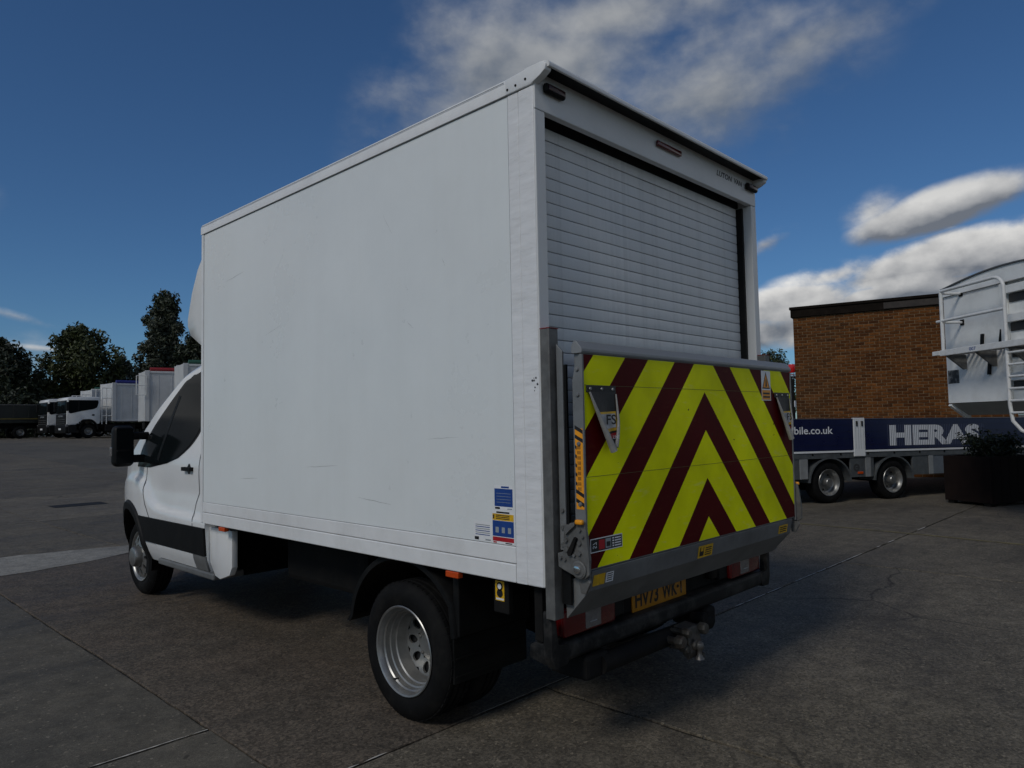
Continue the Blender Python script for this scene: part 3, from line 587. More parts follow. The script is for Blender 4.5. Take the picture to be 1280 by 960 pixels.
# stickers on the platform face
def onplat(x0, x1, z0, z1, mm, name, d=.0004): return sub(MB().add([(x0,-.1994-d,z0), (x1,-.1994-d,z0), (x1,-.1994-d,z1), (x0,-.1994-d,z1)], [(0,1,2,3)]), name, mm)
onplat(.064, .286, .955, 1.012, white_ink, 'info_label'); onplat(.068, .282, .959, 1.008, ink, 'info_label', .0008)
onplat(.120, .160, .964, 1.003, red_ink, 'label_print', .0012); onplat(.166, .205, .964, 1.003, grey_ink, 'label_print', .0012); onplat(.172, .199, .970, .990, ink, 'label_print', .0016)
text('label_print', '57', white_ink, plat, (.078,-.2006,.972), (0,0,1), (-1,0,0), width=.026, height=-.026)
for i in range(4): onplat(.214, .226, .965+i*.0105, .971+i*.0105, white_ink, 'label_print', .0012); onplat(.231, .276, .965+i*.0105, .970+i*.0105, white_ink, 'label_print', .0012)
onplat(1.688, 1.808, 1.592, 1.764, white_ink, 'warning_label'); onplat(1.694, 1.802, 1.597, 1.652, orange_paint, 'warning_label', .0008)
for i in range(2): onplat(1.705, 1.792, 1.608+i*.02, 1.618+i*.02, ink, 'label_print', .0012)
sub(MB().add([(1.697,-.2002,1.660), (1.799,-.2002,1.660), (1.748,-.2002,1.757)], [(0,1,2)]), 'warning_triangle', ink)
sub(MB().add([(1.709,-.2006,1.667), (1.787,-.2006,1.667), (1.748,-.2006,1.742)], [(0,1,2)]), 'warning_triangle', orange_paint)
sub(MB().add([(1.738,-.2010,1.672), (1.758,-.2010,1.672), (1.756,-.2010,1.705), (1.750,-.2010,1.722), (1.744,-.2010,1.712)], [(0,1,2,3,4)]), 'warning_symbol', ink)
# the two drooping marker flags: a black strip with three rivets, black cloth with a logo panel, one edge rolled forward
flagcloth = mat('black_vinyl', (.012,.012,.013), .5, var=.2, vs=20, bump=.2, bs=60)
flagback = mat('grubby_white_vinyl', (.30,.30,.29), .6, var=.25, vs=20, bump=.3, bs=50, dirt=(.16,.15,.14), dirt_amt=.8, ds=14)
def flag(x0, rolled):
    w = .200; zt_ = 1.640
    q = vb(MB().bbox(x0, x0+w, -.206, -.2003, zt_-.030, zt_, .002), 'marker_flag', flagcloth, plat)
    cloth = MB(); nz, nx = 14, 12; vs = []
    for a in range(nz+1):
        t = a/nz; z = zt_-.028-.235*t
        l0 = .012+.108*t**1.05; l1 = w-.006-.010*t
        for b in range(nx+1):
            u = b/nx; x = x0+l0+(l1-l0)*u; y = -.2075-.012*t*math.sin(u*5+1)-.018*t
            vs.append((x, y, z+.012*u*t))
    cloth.add(vs, [(a*(nx+1)+b, a*(nx+1)+b+1, (a+1)*(nx+1)+b+1, (a+1)*(nx+1)+b) for a in range(nz) for b in range(nx)])
    sub(cloth, 'flag_cloth', flagcloth)
    def pt(t, u, d=.003):
        l0 = .012+.108*t**1.05; l1 = w-.006-.010*t
        return (x0+l0+(l1-l0)*u, -.2075-.012*t*math.sin(u*5+1)-.018*t-d, zt_-.028-.235*t+.012*u*t)
    def patch(t0, t1, u0, u1, mm, d):
        g = MB(); vs = [pt(t0+(t1-t0)*i/6, u0+(u1-u0)*j/6, d) for i in range(7) for j in range(7)]
        g.add(vs, [(i*7+j, i*7+j+1, (i+1)*7+j+1, (i+1)*7+j) for i in range(6) for j in range(6)]); sub(g, 'flag_print', mm)
    patch(.36, .72, .02, .95, hi_yellow, .003); patch(.40, .66, .04, .90, mat('pale_grey_print', (.45,.46,.47), .5), .0045)
    patch(.76, .86, .16, .93, red_ink, .003)
    o = pt(.60, .10, .0062); text('flag_letters', 'FS', ink, plat, (o[0], o[1]-.004, o[2]+.004), (1,0,0), (0,0,1), width=.068, height=.042, off=.02)
    o = pt(.85, .22, .0055); text('flag_letters', 'LINE', white_ink, plat, (o[0], o[1]-.005, o[2]+.002), (1,0,0), (0,0,1), width=.045, height=.014)
    # rolled edges
    pts = [(x0+.010+.115*t**1.05, -.213-.030*t, zt_-.03-.245*t) for t in [i/8 for i in range(9)]]
    sub(MB().tube(pts, .004, 10, True, .016), 'flag_roll', flagback)
    pts = [(x0+w-.008-.035*max(0, t-.5)*2*t, -.212-.020*t, zt_-.035-.225*t) for t in [i/8 for i in range(9)]]
    sub(MB().tube(pts, .003, 8, True, .009), 'flag_roll', flagback)
    for i in range(3): sub(MB().lathe([(0,0), (0,.0075), (-.004,.006), (-.005,0)], (x0+.022+i*.078, -.206, zt_-.015), 'y', 10), 'rivet', alu)
flag(.060, 1); flag(1.850, 1)

# ---- bumper, lamps, plate, tow bar
bp_ = MB()
bp_.prism([(-.014,.486), (.0,.468), (.05,.464), (.13,.48), (.13,.535), (.10,.552), (.0,.552), (-.014,.538)], .045, 2.083, 'x', bev=.006)
bump = vb(bp_, 'rear_bumper', bumper_mat, smooth=40)
def bend(X, s):
    q = MB().prism([(X(.045),.458), (X(.125),.462), (X(.15),.50), (X(.135),.546), (X(.060),.552), (X(.052),.69), (X(.030),.70), (X(.022),.69), (X(.022),.51)], -.018, .030, 'y', bev=.006)
    vb(q, 'bumper_end', bumper_mat, bump, smooth=40)
both(bend)
vb(MB().box(.05, 2.08, .055, .10, .558, .80), 'rear_crossmember', dark_steel)
def lamp(X, s):
    q = MB(); p, r_ = sorted((X(.125), X(.50))); q.bbox(p, r_, -.002, .054, .562, .682, .014, 3); lm = vb(q, 'tail_lamp', red_lens, smooth=40)
    q = MB(); p, r_ = sorted((X(.27), X(.385))); q.bbox(p, r_, -.005, .01, .574, .672, .006, 2); vb(q, 'clear_lens', clear_lens, lm, smooth=40)
    q = MB(); p, r_ = sorted((X(.30), X(.35))); q.box(p, r_, -.0062, -.0052, .60, .604); vb(q, 'lens_rib', grey_ink, lm)
    q = MB(); p, r_ = sorted((X(.50), X(.60))); q.bbox(p, r_, .02, .054, .57, .66, .01); vb(q, 'lamp_housing', black_plastic, lm)
both(lamp)
plt = vb(MB().bbox(.700, 1.205, .044, .052, .551, .664, .003), 'number_plate', mat('plate_yellow', (.42,.18,.008), .35, var=.12, vs=12, dirt=(.1,.06,.02), dirt_amt=.4, ds=9))
text('plate_characters', 'HV73', ink, plt, (.722, .0435, .568), (1,0,0), (0,0,1), width=.208, height=.079, off=.028)
text('plate_characters', 'WK T', ink, plt, (.965, .0435, .568), (1,0,0), (0,0,1), width=.212, height=.079, off=.028)
vb(MB().lathe([(0,0), (0,.009), (-.004,.007), (-.004,0)], (1.118, .0435, .610), 'y', 10), 'plate_bolt', ink, plt)
vb(MB().bbox(1.42, 1.50, .01, .054, .595, .655, .012, 2), 'reversing_sensor', black_gloss)
tow = vb(MB().tube([(.36,.0,.400), (1.34,.0,.390)], .045, 14), 'tow_bar', dark_steel, smooth=40)
vb(MB().bbox(.25, .42, -.02, .20, .35, .46, .02), 'tow_bar_mount', dark_steel, tow); vb(MB().bbox(1.28, 1.39, -.03, .19, .36, .47, .02), 'tow_bar_mount', dark_steel, tow)
vb(MB().prism([(-.02,.45), (-.09,.44), (-.12,.33), (-.10,.29), (-.07,.31), (-.06,.37), (-.02,.37)], .96, 1.08, 'x', bev=.006), 'hitch_plate', rust_steel, tow)
vb(MB().lathe([(-.02,0), (-.02,.025), (.0,.012), (.02,.012), (.03,.02), (.045,.025), (.06,.02), (.07,0)], (1.02, -.13, .31), 'z', 16), 'tow_ball', mat('worn_ball', (.16,.155,.15), .45, metal=.6, var=.3, vs=30), tow, smooth=40)
for x, z, r_ in ((.88,.40,.032), (.915,.36,.02), (1.10,.42,.03), (1.06,.30,.016), (.94,.43,.022), (1.0,.36,.026)):
    vb(MB().lathe([(-.05,0), (-.05,r_*.8), (-.04,r_), (-.01,r_), (.0,r_*.6), (.06,r_*.6), (.06,0)], (x, -.08, z), 'y', 8), 'hitch_bolt', rust_steel, tow)
vb(MB().lathe([(-.03,0), (-.03,.030), (-.024,.034), (.02,.03), (.05,.024), (.05,0)], (1.16, -.06, .45), 'y', 14), 'trailer_socket', dark_steel, tow, smooth=40)
# side repeaters and the shackle sticker below the rail
both(lambda X, s: [vb(bx(MB(), X, -.003, .03, y0, y1, .768, .797, bev=.004), 'side_marker', orange_lens) for y0, y1 in ((.532,.622), (2.98,3.075))])
hang = vb(MB().bbox(.045, .075, .250, .345, .64, .798, .004), 'hanging_bracket', dark_steel)
vb(MB().add([(.0440,.332,.694), (.0440,.276,.694), (.0440,.276,.782), (.0440,.332,.782)], [(0,1,2,3)]), 'bracket_label', hi_yellow, hang)
for z, mm in ((.758, white_ink), (.728, ink)):
    vb(MB().lathe([(0,0), (0,.019), (-.001,.019), (-.001,0)], (.0438, .304, z), 'x', 16), 'label_symbol', ink if mm is ink else black_plastic, hang)
vb(MB().lathe([(0,0), (0,.012), (-.001,.012), (-.001,0)], (.0425, .304, .758), 'x', 14), 'label_symbol', white_ink, hang)
vb(MB().add([(.0436,.328,.698), (.0436,.280,.698), (.0436,.280,.706), (.0436,.328,.706)], [(0,1,2,3)]), 'label_print', white_ink, hang)

# ---- running gear
RY, FY, WR = .976, 5.076, .345
vb(MB().box(.60, .70, .10, 5.2, .56, .79), 'chassis_rail', dark_steel); vb(MB().box(1.43, 1.53, .10, 5.2, .56, .79), 'chassis_rail', dark_steel)
vb(MB().tube([(.3,RY,.35), (.8,RY,.35), (1.0,RY,.35)], .05, 12).lathe([(-.16,0), (-.15,.08), (0,.16), (.15,.08), (.16,0)], (1.064,RY,.35), 'x', 20).tube([(1.1,RY,.35), (1.83,RY,.35)], .05, 12), 'rear_axle', dark_steel, smooth=40)
vb(MB().bbox(.34, .62, 1.75, 2.75, .42, .72, .04), 'fuel_tank', dark_steel); vb(MB().bbox(.72, 1.40, 1.9, 3.3, .40, .62, .04), 'gearbox', dark_steel)
vb(MB().tube([(1.06,RY,.36), (1.06,2.2,.46)], .045, 10), 'prop_shaft', dark_steel); vb(MB().tube([(1.75,.3,.45), (1.75,1.6,.45), (1.6,2.6,.42)], .05, 10), 'exhaust_pipe', dark_steel, smooth=40)
vb(MB().box(.13, 2.0, 3.385, 3.397, .36, .80), 'dark_cab_back_panel', dark_steel)  # dark panel added to blacken the pale cab back beneath the box
vb(MB().tube([(.35,FY,.33), (1.78,FY,.33)], .06, 10), 'front_axle', dark_steel)
def tyre_profile(w, r=WR, rim=.215):
    # a: 0 outer face .. w inner
    p = [(.018,rim), (.004,rim+.02), (-.004,rim+.065), (.004,r-.038), (.020,r-.012), (.032,r-.004)]
    g = [.3, .5, .7]
    for f in g:
        p += [(w*f-.006,r), (w*f-.004,r-.010), (w*f+.004,r-.010), (w*f+.006,r)]
    p += [(w-.032,r-.004), (w-.020,r-.012), (w-.004,r-.038), (w+.004,rim+.065), (w-.004,rim+.02), (w-.018,rim)]
    return p
def holes_ring(mbx, c, X, a_of, r0, r1, nh, hw, hh, seg=20):
    """annulus between r0 and r1 with nh real oval holes; a_of(r) gives the axial position"""
    rm = (r0+r1)/2
    for k in range(nh):
        t0 = 2*math.pi*k/nh; dt = math.pi/nh
        outer = []; inner = []
        for i in range(seg):
            th = 2*math.pi*i/seg; cx, sy = math.cos(th), math.sin(th); m_ = max(abs(cx), abs(sy)); qx, qy = cx/m_, sy/m_
            outer.append((rm+qy*(r1-r0)/2, t0+qx*dt)); inner.append((rm+sy*hh, t0+cx*hw/rm))
        def P(r_, t): return (c[0]+(X(a_of(r_))-X(0)), c[1]+r_*math.cos(t), c[2]+r_*math.sin(t))
        def Pd(r_, t): return (c[0]+(X(a_of(r_)+.012)-X(0)), c[1]+r_*math.cos(t), c[2]+r_*math.sin(t))
        vs = [P(*o) for o in outer]+[P(*i_) for i_ in inner]+[Pd(*i_) for i_ in inner]
        mbx.add(vs, [(i, (i+1) % seg, seg+(i+1) % seg, seg+i) for i in range(seg)]+[(seg+i, seg+(i+1) % seg, 2*seg+(i+1) % seg, 2*seg+i) for i in range(seg)])
def sgn(X, prof): return [(X(a)-X(0), r_) for a, r_ in prof]
def tread_blocks(mbx, c, X, w, r):
    for k in range(56):
        for a0, a1, o in ((.030, w*.3-.008, 0), (w*.3+.008, w*.5-.008, .5), (w*.5+.008, w*.7-.008, 0), (w*.7+.008, w-.030, .5)):
            t = 2*math.pi*(k+o)/56; dt = 2*math.pi/56*.36
            vs = [(c[0]+X(a)-X(0), c[1]+rr*math.cos(tt), c[2]+rr*math.sin(tt)) for a in (a0, a1) for tt in (t-dt, t+dt) for rr in (r-.004, r+.0035)]
            mbx.add(vs, [(1,3,7,5), (0,1,5,4), (2,6,7,3), (0,2,3,1), (4,5,7,6)])
def rear_wheel(X, s):
    c = (X(.008), RY, WR)
    wl = vb(MB().lathe(sgn(X, [(.02,.0), (.02,.05), (.035,.06), (.06,.062), (.06,0)]), (X(.150), RY, WR), 'x', 24), 'wheel', steel_wheel, smooth=40)
    q = MB().lathe(sgn(X, tyre_profile(.195)), c, 'x', 72); tread_blocks(q, c, X, .195, WR-.003); vb(q, 'tyre', rubber, wl, smooth=35)
    c2 = (X(.235), RY, WR); vb(MB().lathe(sgn(X, tyre_profile(.195)), c2, 'x', 56), 'tyre', rubber, wl, smooth=35)
    rim = MB().lathe(sgn(X, [(.021,.213), (.010,.222), (.004,.226), (.0,.222), (.004,.214), (.018,.207), (.034,.204), (.040,.197), (.066,.195), (.070,.187), (.096,.184), (.101,.177), (.150,.173), (.164,.168)]), c, 'x', 72)
    holes_ring(rim, c, X, lambda r_: .164+(.168-r_)*.20, .088, .168, 9, .022, .030)
    rim.lathe(sgn(X, [(.180,.088), (.176,.080), (.176,.06)]), c, 'x', 40)
    vb(rim, 'rim', steel_wheel, wl, smooth=35)
    vb(MB().lathe(sgn(X, [(.19,.0), (.19,.168)]), c, 'x', 40), 'inner_drum', ink, wl)
    for k in range(6):
        t = k*math.pi/3+.3; vb(MB().lathe(sgn(X, [(.02,.011), (.0,.011), (-.004,.007), (-.004,0)]), (X(.180), RY+.076*math.cos(t), WR+.083*math.sin(t)), 'x', 6), 'wheel_nut', galv, wl)
    vb(MB().tube([(X(.06), RY+.10, WR-.17), (X(.03), RY+.105, WR-.165)], .004, 6), 'valve', rubber, wl)
both(rear_wheel)
def front_wheel(X, s):
    xf = .165; c = (X(xf), FY, WR)
    wl = vb(MB().lathe(sgn(X, [(-.072,0), (-.072,.066), (-.066,.082), (-.05,.090), (-.01,.094), (.03,.098)]), c, 'x', 36), 'wheel', steel_wheel, smooth=40)
    q = MB().lathe(sgn(X, tyre_profile(.195)), c, 'x', 72); tread_blocks(q, c, X, .195, WR-.003); vb(q, 'tyre', rubber, wl, smooth=35)
    rim = MB().lathe(sgn(X, [(.021,.213), (.008,.222), (.002,.226), (.0,.222), (.004,.214), (.016,.207), (.020,.198), (.008,.188)]), c, 'x', 72)
    holes_ring(rim, c, X, lambda r_: .008-(.188-r_)*.22, .098, .188, 10, .017, .028)
    vb(rim, 'rim', steel_wheel, wl, smooth=35)
    vb(MB().lathe(sgn(X, [(.07,.0), (.07,.20)]), c, 'x', 40), 'inner_drum', ink, wl)
both(front_wheel)
# rear mudguards and flaps
def guard(X, s):
    yc, zc, r0 = 1.03, .375, .445; prof = []
    pts = [(yc+r0*math.cos(t), zc+(r0-.03)*math.sin(t)) for t in [R(a) for a in range(8, 152, 6)]]
    pts = [(1.50,.40)]+pts+[(.645,.46)]
    q = MB(); n = len(pts); vs = []
    for y, z in pts:
        d = (Vector((y, z))-Vector((yc, zc))).normalized()
        for a, o in ((.045, 0), (.045, .028), (.060, .035), (.56, .035), (.56, .028), (.065, .006)): vs.append((X(a), y+d.x*o, z+d.y*o))
    q.add(vs, [(i*6+j, i*6+(j+1) % 6, (i+1)*6+(j+1) % 6, (i+1)*6+j) for i in range(n-1) for j in range(6)]+[tuple(range(6)), tuple(range((n-1)*6, n*6))])
    g = vb(q, 'mudguard', black_plastic, smooth=50)
    q = MB(); p, r_ = sorted((X(.05), X(.56))); q.bbox(p, r_, .628, .640, .245, .468, .003)
    fl = vb(q, 'mud_flap', black_plastic)
    for z in (.455, .36, .275): 
        q = MB(); p, r_ = sorted((X(.06), X(.55))); q.bbox(p, r_, .621, .630, z, z+.008, .002); vb(q, 'flap_rib', black_plastic, fl)
    q = MB(); p, r_ = sorted((X(.06), X(.56))); q.bbox(p, r_, .60, .642, .47, .78, .006); vb(q, 'guard_back', black_plastic, g)
both(guard)

# ---- cab
CX = 1.064
HW = [(.38,.93), (.44,.96), (.52,.985), (.75,1.0), (.95,1.005), (1.1,.99), (1.22,.985), (1.30,.97), (1.6,.895), (1.9,.81), (2.05,.75), (2.2,.68)]
ZT = [(3.40,2.16), (3.7,2.19), (4.05,2.16), (4.3,2.09), (4.45,2.0), (4.75,1.78), (5.1,1.50), (5.2,1.42), (5.3,1.37), (5.5,1.28), (5.68,1.17), (5.80,1.02), (5.87,.85), (5.90,.70)]
PLN = [(3.40,1.0), (4.7,1.0), (4.95,.985), (5.2,.955), (5.4,.915), (5.6,.84), (5.75,.74), (5.85,.62), (5.90,.54)]
CREASE = [(3.40,.815), (4.15,.83), (4.40,.85), (4.52,.90), (4.62,.99), (4.72,1.06), (4.9,1.09), (5.3,1.06), (5.6,.98)]
def cab_x(y, z):
    t = min(max((interp(CREASE, y)+.03-z)/.06, 0), 1); t = t*t*(3-2*t)*min(1, max(0, (5.6-y)/.5))
    dish = .018*math.exp(-((z-.98)/.10)**2)*min(1, max(0, (4.6-y)/.2))
    return CX-interp(HW, z)*interp(PLN, y)-.026*t+dish
def cab_shell():
    q = MB(); ys = []; y = 3.40
    while y < 5.901: ys.append(y); y += .05 if y < 5.55 else .035
    cols = []
    NS, NTOP = 56, 16
    for y in ys:
        zt_ = interp(ZT, y); drop = .20 if y < 4.3 else (.17 if y < 5.2 else .16)
        zs = max(.42, zt_-drop); c = []
        for i in range(NS+1):
            z = .38+(zs-.38)*i/NS; c.append((CX-cab_x(y, z), z))
        w0 = c[-1][0]
        for i in range(1, NTOP+1):
            t = i/NTOP*math.pi/2; n_ = 2.6
            cx_ = math.cos(t)**(2/n_); sz = math.sin(t)**(2/n_); c.append((w0*cx_, zs+(zt_-zs)*sz))
        cols.append(c)
    n = len(cols[0]); vs = []
    for y, c in zip(ys, cols): vs += [(CX-x, y, z) for x, z in c]+[(CX+x, y, z) for x, z in c[::-1][1:]]
    m_ = 2*n-1; fs = []
    for i in range(len(ys)-1):
        for j in range(m_-1):
            f = (i*m_+j, i*m_+j+1, (i+1)*m_+j+1, (i+1)*m_+j)
            cy = sum(vs[k_][1] for k_ in f)/4; cz = sum(vs[k_][2] for k_ in f)/4
            if math.hypot(cy-FY, (cz-.385)) < .405 and abs(vs[f[0]][0]-CX) > .55: continue
            fs.append(f)
    fs.append(tuple(range(m_))); fs.append(tuple(range((len(ys)-1)*m_, len(ys)*m_))[::-1])
    return q.add(vs, fs)
cab = vb(cab_shell(), 'cab', white_paint, smooth=50)
def strip(X, rows, off, name, mm, parent=cab, smooth=60):
    """conformal patch on the cab side: rows = [(z, y0, y1)...], off = how far it stands proud"""
    q = MB(); vs = []; ny = 14
    for z, a, b in rows:
        for i in range(ny+1):
            y = a+(b-a)*i/ny; vs.append((X(cab_x(y, z)-off), y, z))
    n = len(rows); w = ny+1
    q.add(vs, [(i*w+j, i*w+j+1, (i+1)*w+j+1, (i+1)*w+j) for i in range(n-1) for j in range(ny)])
    for e in ((0, 1), (n-1, -1)):
        pass
    # inner rim so that the patch has thickness
    b0 = len(q.v); vs2 = [(X((X(v[0]))+off+.004), v[1], v[2]) for v in vs]; q.v += vs2
    ring = [j for j in range(w)]+[i*w+ny for i in range(1, n)]+[(n-1)*w+j for j in range(ny-1, -1, -1)]+[i*w for i in range(n-2, 0, -1)]
    q.f += [(ring[i], ring[(i+1) % len(ring)], b0+ring[(i+1) % len(ring)], b0+ring[i]) for i in range(len(ring))]
    return vb(q, name, mm, parent, smooth)
def polyline(X, pts, w, off, name, mm):
    q = MB(); pts = [Vector(p) for p in pts]; L_ = []; R_ = []
    fine = []
    for a, b in zip(pts, pts[1:]):
        n = max(1, int((b-a).length/.04)); fine += [a+(b-a)*i/n for i in range(n)]
    fine.append(pts[-1])
    for i, p in enumerate(fine):
        t = (fine[min(i+1, len(fine)-1)]-fine[max(i-1, 0)]).normalized(); nrm = Vector((-t.y, t.x))*w/2
        for Q, s_ in ((L_, 1), (R_, -1)):
            u = p+nrm*s_; Q.append((X(cab_x(u.x, u.y)-off), u.x, u.y))
    n = len(fine); q.add(L_+R_, [(i, i+1, n+i+1, n+i) for i in range(n-1)])
    return vb(q, name, mm, cab)
def zsamp(z0, z1, n): return [z0+(z1-z0)*i/n for i in range(n+1)]
def cab_side(X, s):
    # side glass with its black surround
    front = [(1.17,4.92), (1.24,4.90), (1.36,4.86), (1.52,4.71), (1.74,4.48), (1.90,4.29), (1.985,4.16)]
    rear = [(1.17,4.60), (1.21,4.25), (1.26,4.02), (1.33,3.86), (1.42,3.74), (1.55,3.66), (1.9,3.60), (1.985,3.62)]
    strip(X, [(z, interp(rear, z), interp(front, z)) for z in zsamp(1.17, 1.985, 18)], .004, 'window_surround', black_gloss)
    front2 = [(z, y-.05-(.10 if z < 1.3 else 0)) for z, y in front]; rear2 = [(z, y+.03) for z, y in rear]
    strip(X, [(z, interp(rear2, z), max(interp(rear2, z)+.02, interp(front2, z))) for z in zsamp(1.215, 1.955, 16)], .007, 'side_window', glass_dark)
    polyline(X, [(4.42,1.235), (4.30,1.78)], .045, .009, 'window_divider', black_plastic)
    # door shut lines
    polyline(X, [(4.66,1.17), (4.66,1.02), (4.60,.86), (4.50,.74)], .009, .002, 'door_gap', ink)
    polyline(X, [(3.60,1.50), (3.59,1.0), (3.63,.92), (3.64,.86), (3.62,.75)], .009, .002, 'door_gap', ink)
    polyline(X, [(3.60,1.9), (3.59,1.4)], .008, .002, 'door_gap', ink)
    # black lower cladding, white sill, step
    strip(X, [(z, 3.40, interp([(.545,4.62), (.65,4.67), (.752,4.745)], z)) for z in zsamp(.545, .752, 6)], .014, 'side_cladding', black_plastic)
    strip(X, [(z, 3.62, 4.34) for z in zsamp(.43, .54, 4)], .010, 'sill_panel', white_paint)
    strip(X, [(z, 3.40, 3.61) for z in zsamp(.43, .54, 4)], .012, 'sill_panel', alu)
    q = MB(); p, r_ = sorted((X(.06), X(.30))); q.bbox(p, r_, 3.30, 4.36, .375, .425, .012, 2); vb(q, 'step', alu_panel, cab)
    hd = strip(X, [(z, 3.70, 3.86) for z in zsamp(1.165, 1.195, 2)], .032, 'door_handle', black_plastic)
    strip(X, [(z, 3.735+abs(z-1.18)*.9, 3.825-abs(z-1.18)*.9) for z in zsamp(1.14, 1.22, 6)], .003, 'handle_recess', ink)
    # wheel arch lip and well
    q = MB(); vs = []; A = [R(a) for a in range(-18, 199, 6)]
    for t in A:
        for r_, o in ((.395,.0), (.402,.018), (.462,.020), (.482,.002)):
            y, z = FY+r_*math.cos(t), .385+r_*math.sin(t); vs.append((X(cab_x(min(y, 5.56), max(z, .4))-o), y, z))
        y, z = FY+.385*math.cos(t), .385+.385*math.sin(t); vs.append((X(.60), y, z))
    n = len(A); q.add(vs, [(i*5+j, i*5+j+1, (i+1)*5+j+1, (i+1)*5+j) for i in range(n-1) for j in range(3)]+[(i*5, i*5+4, (i+1)*5+4, (i+1)*5) for i in range(n-1)])
    vb(q, 'wheel_arch', black_plastic, cab, smooth=40)
    # front corner bumper, headlamp
    strip(X, [(z, 5.44, 5.86) for z in zsamp(.40, .70, 6)], .012, 'front_bumper', black_plastic)
    strip(X, [(z, 5.50, 5.80) for z in zsamp(.78, .98, 5)], .006, 'headlamp', clear_lens)
    # white infill panel behind the cab
    q = MB().prism([(3.40,.76), (3.03,.76), (3.03,.50), (3.07,.44), (3.22,.395), (3.30,.41), (3.39,.50)], X(.075), X(.12), 'x', bev=.006); vb(q, 'rear_skirt', white_paint, smooth=40)
    # long-arm mirror
    mr = MB(); p, r_ = sorted((X(-.165), X(.005))); mr.bbox(p, r_, 4.74, 4.86, 1.18, 1.535, .045, 4); mir = vb(mr, 'door_mirror', black_plastic, smooth=40)
    q = MB(); p, r_ = sorted((X(-.150), X(-.012))); q.bbox(p, r_, 4.735, 4.742, 1.33, 1.515, .003); vb(q, 'mirror_glass', glass_dark, mir)
    q = MB(); p, r_ = sorted((X(-.150), X(-.012))); q.bbox(p, r_, 4.735, 4.742, 1.205, 1.315, .003); vb(q, 'mirror_glass', glass_dark, mir)
    for z, zo in ((1.445, 1.40), (1.245, 1.235)):
        q = MB(); vs = []
        q.bbox(min(X(-.02), X(.13)), max(X(-.02), X(.13)), 4.765, 4.835, z-.034, z+.034, .014, 3); q.bbox(min(X(.115), X(.16)), max(X(.115), X(.16)), 4.68, 4.83, zo-.05, zo+.05, .014, 3); vb(q, 'mirror_arm', black_plastic, mir, smooth=40)
    q = MB(); p, r_ = sorted((X(-.172), X(-.150))); q.bbox(p, r_, 4.80, 4.85, 1.27, 1.35, .008); vb(q, 'indicator_lens', clear_lens, mir)
both(cab_side)
# windscreen: patch over the sloping front
q = MB(); vs = []
for i in range(13):
    y = 4.40+(5.12-4.40)*i/12; zt_ = interp(ZT, y); zs = zt_-.17; w0 = CX-cab_x(y, zs)
    for j in range(17):
        t = R(35)+(math.pi-2*R(35))*j/16; cx_ = math.copysign(abs(math.cos(t))**(2/2.6), math.cos(t)); vs.append((CX-w0*cx_*1.003, y+.004, zs+.17*math.sin(t)**(2/2.6)+.005))
q.add(vs, [(i*17+j, i*17+j+1, (i+1)*17+j+1, (i+1)*17+j) for i in range(12) for j in range(16)])
vb(q, 'windscreen', glass_dark, cab, smooth=60)
vb(MB().bbox(.62, 1.51, 5.80, 5.915, .52, .80, .03), 'front_grille', black_plastic, cab)
vb(MB().tube([(.31,3.75,2.02), (.30,4.0,2.0), (.27,4.2,1.93), (.22,4.5,1.72)], .006, 6), 'gutter_line', ink, cab)
# roof fairing ahead of the box
q = MB(); prof = [(3.376,2.90), (3.48,2.86), (3.66,2.74), (3.82,2.56), (3.93,2.36), (3.93,2.30), (3.85,2.22), (3.376,2.06)]
vs = []; XS = [(.045,.0), (.05,.50), (.075,.62), (.14,.74), (.30,.90), (.6,1.0)]; XS += [(BW-a, b) for a, b in XS[::-1]]
for x, f in XS:
    for y, z in prof: vs.append((x, 3.376+(y-3.376)*(.35+.65*f), 2.45+(z-2.45)*(.93+.07*f)))
n = len(prof); q.add(vs, [(i*n+j, i*n+j+1, (i+1)*n+j+1, (i+1)*n+j) for i in range(len(XS)-1) for j in range(n-1)]+[tuple(range(n)), tuple(range((len(XS)-1)*n, len(XS)*n))])
vb(q, 'roof_fairing', gelcoat, smooth=60)

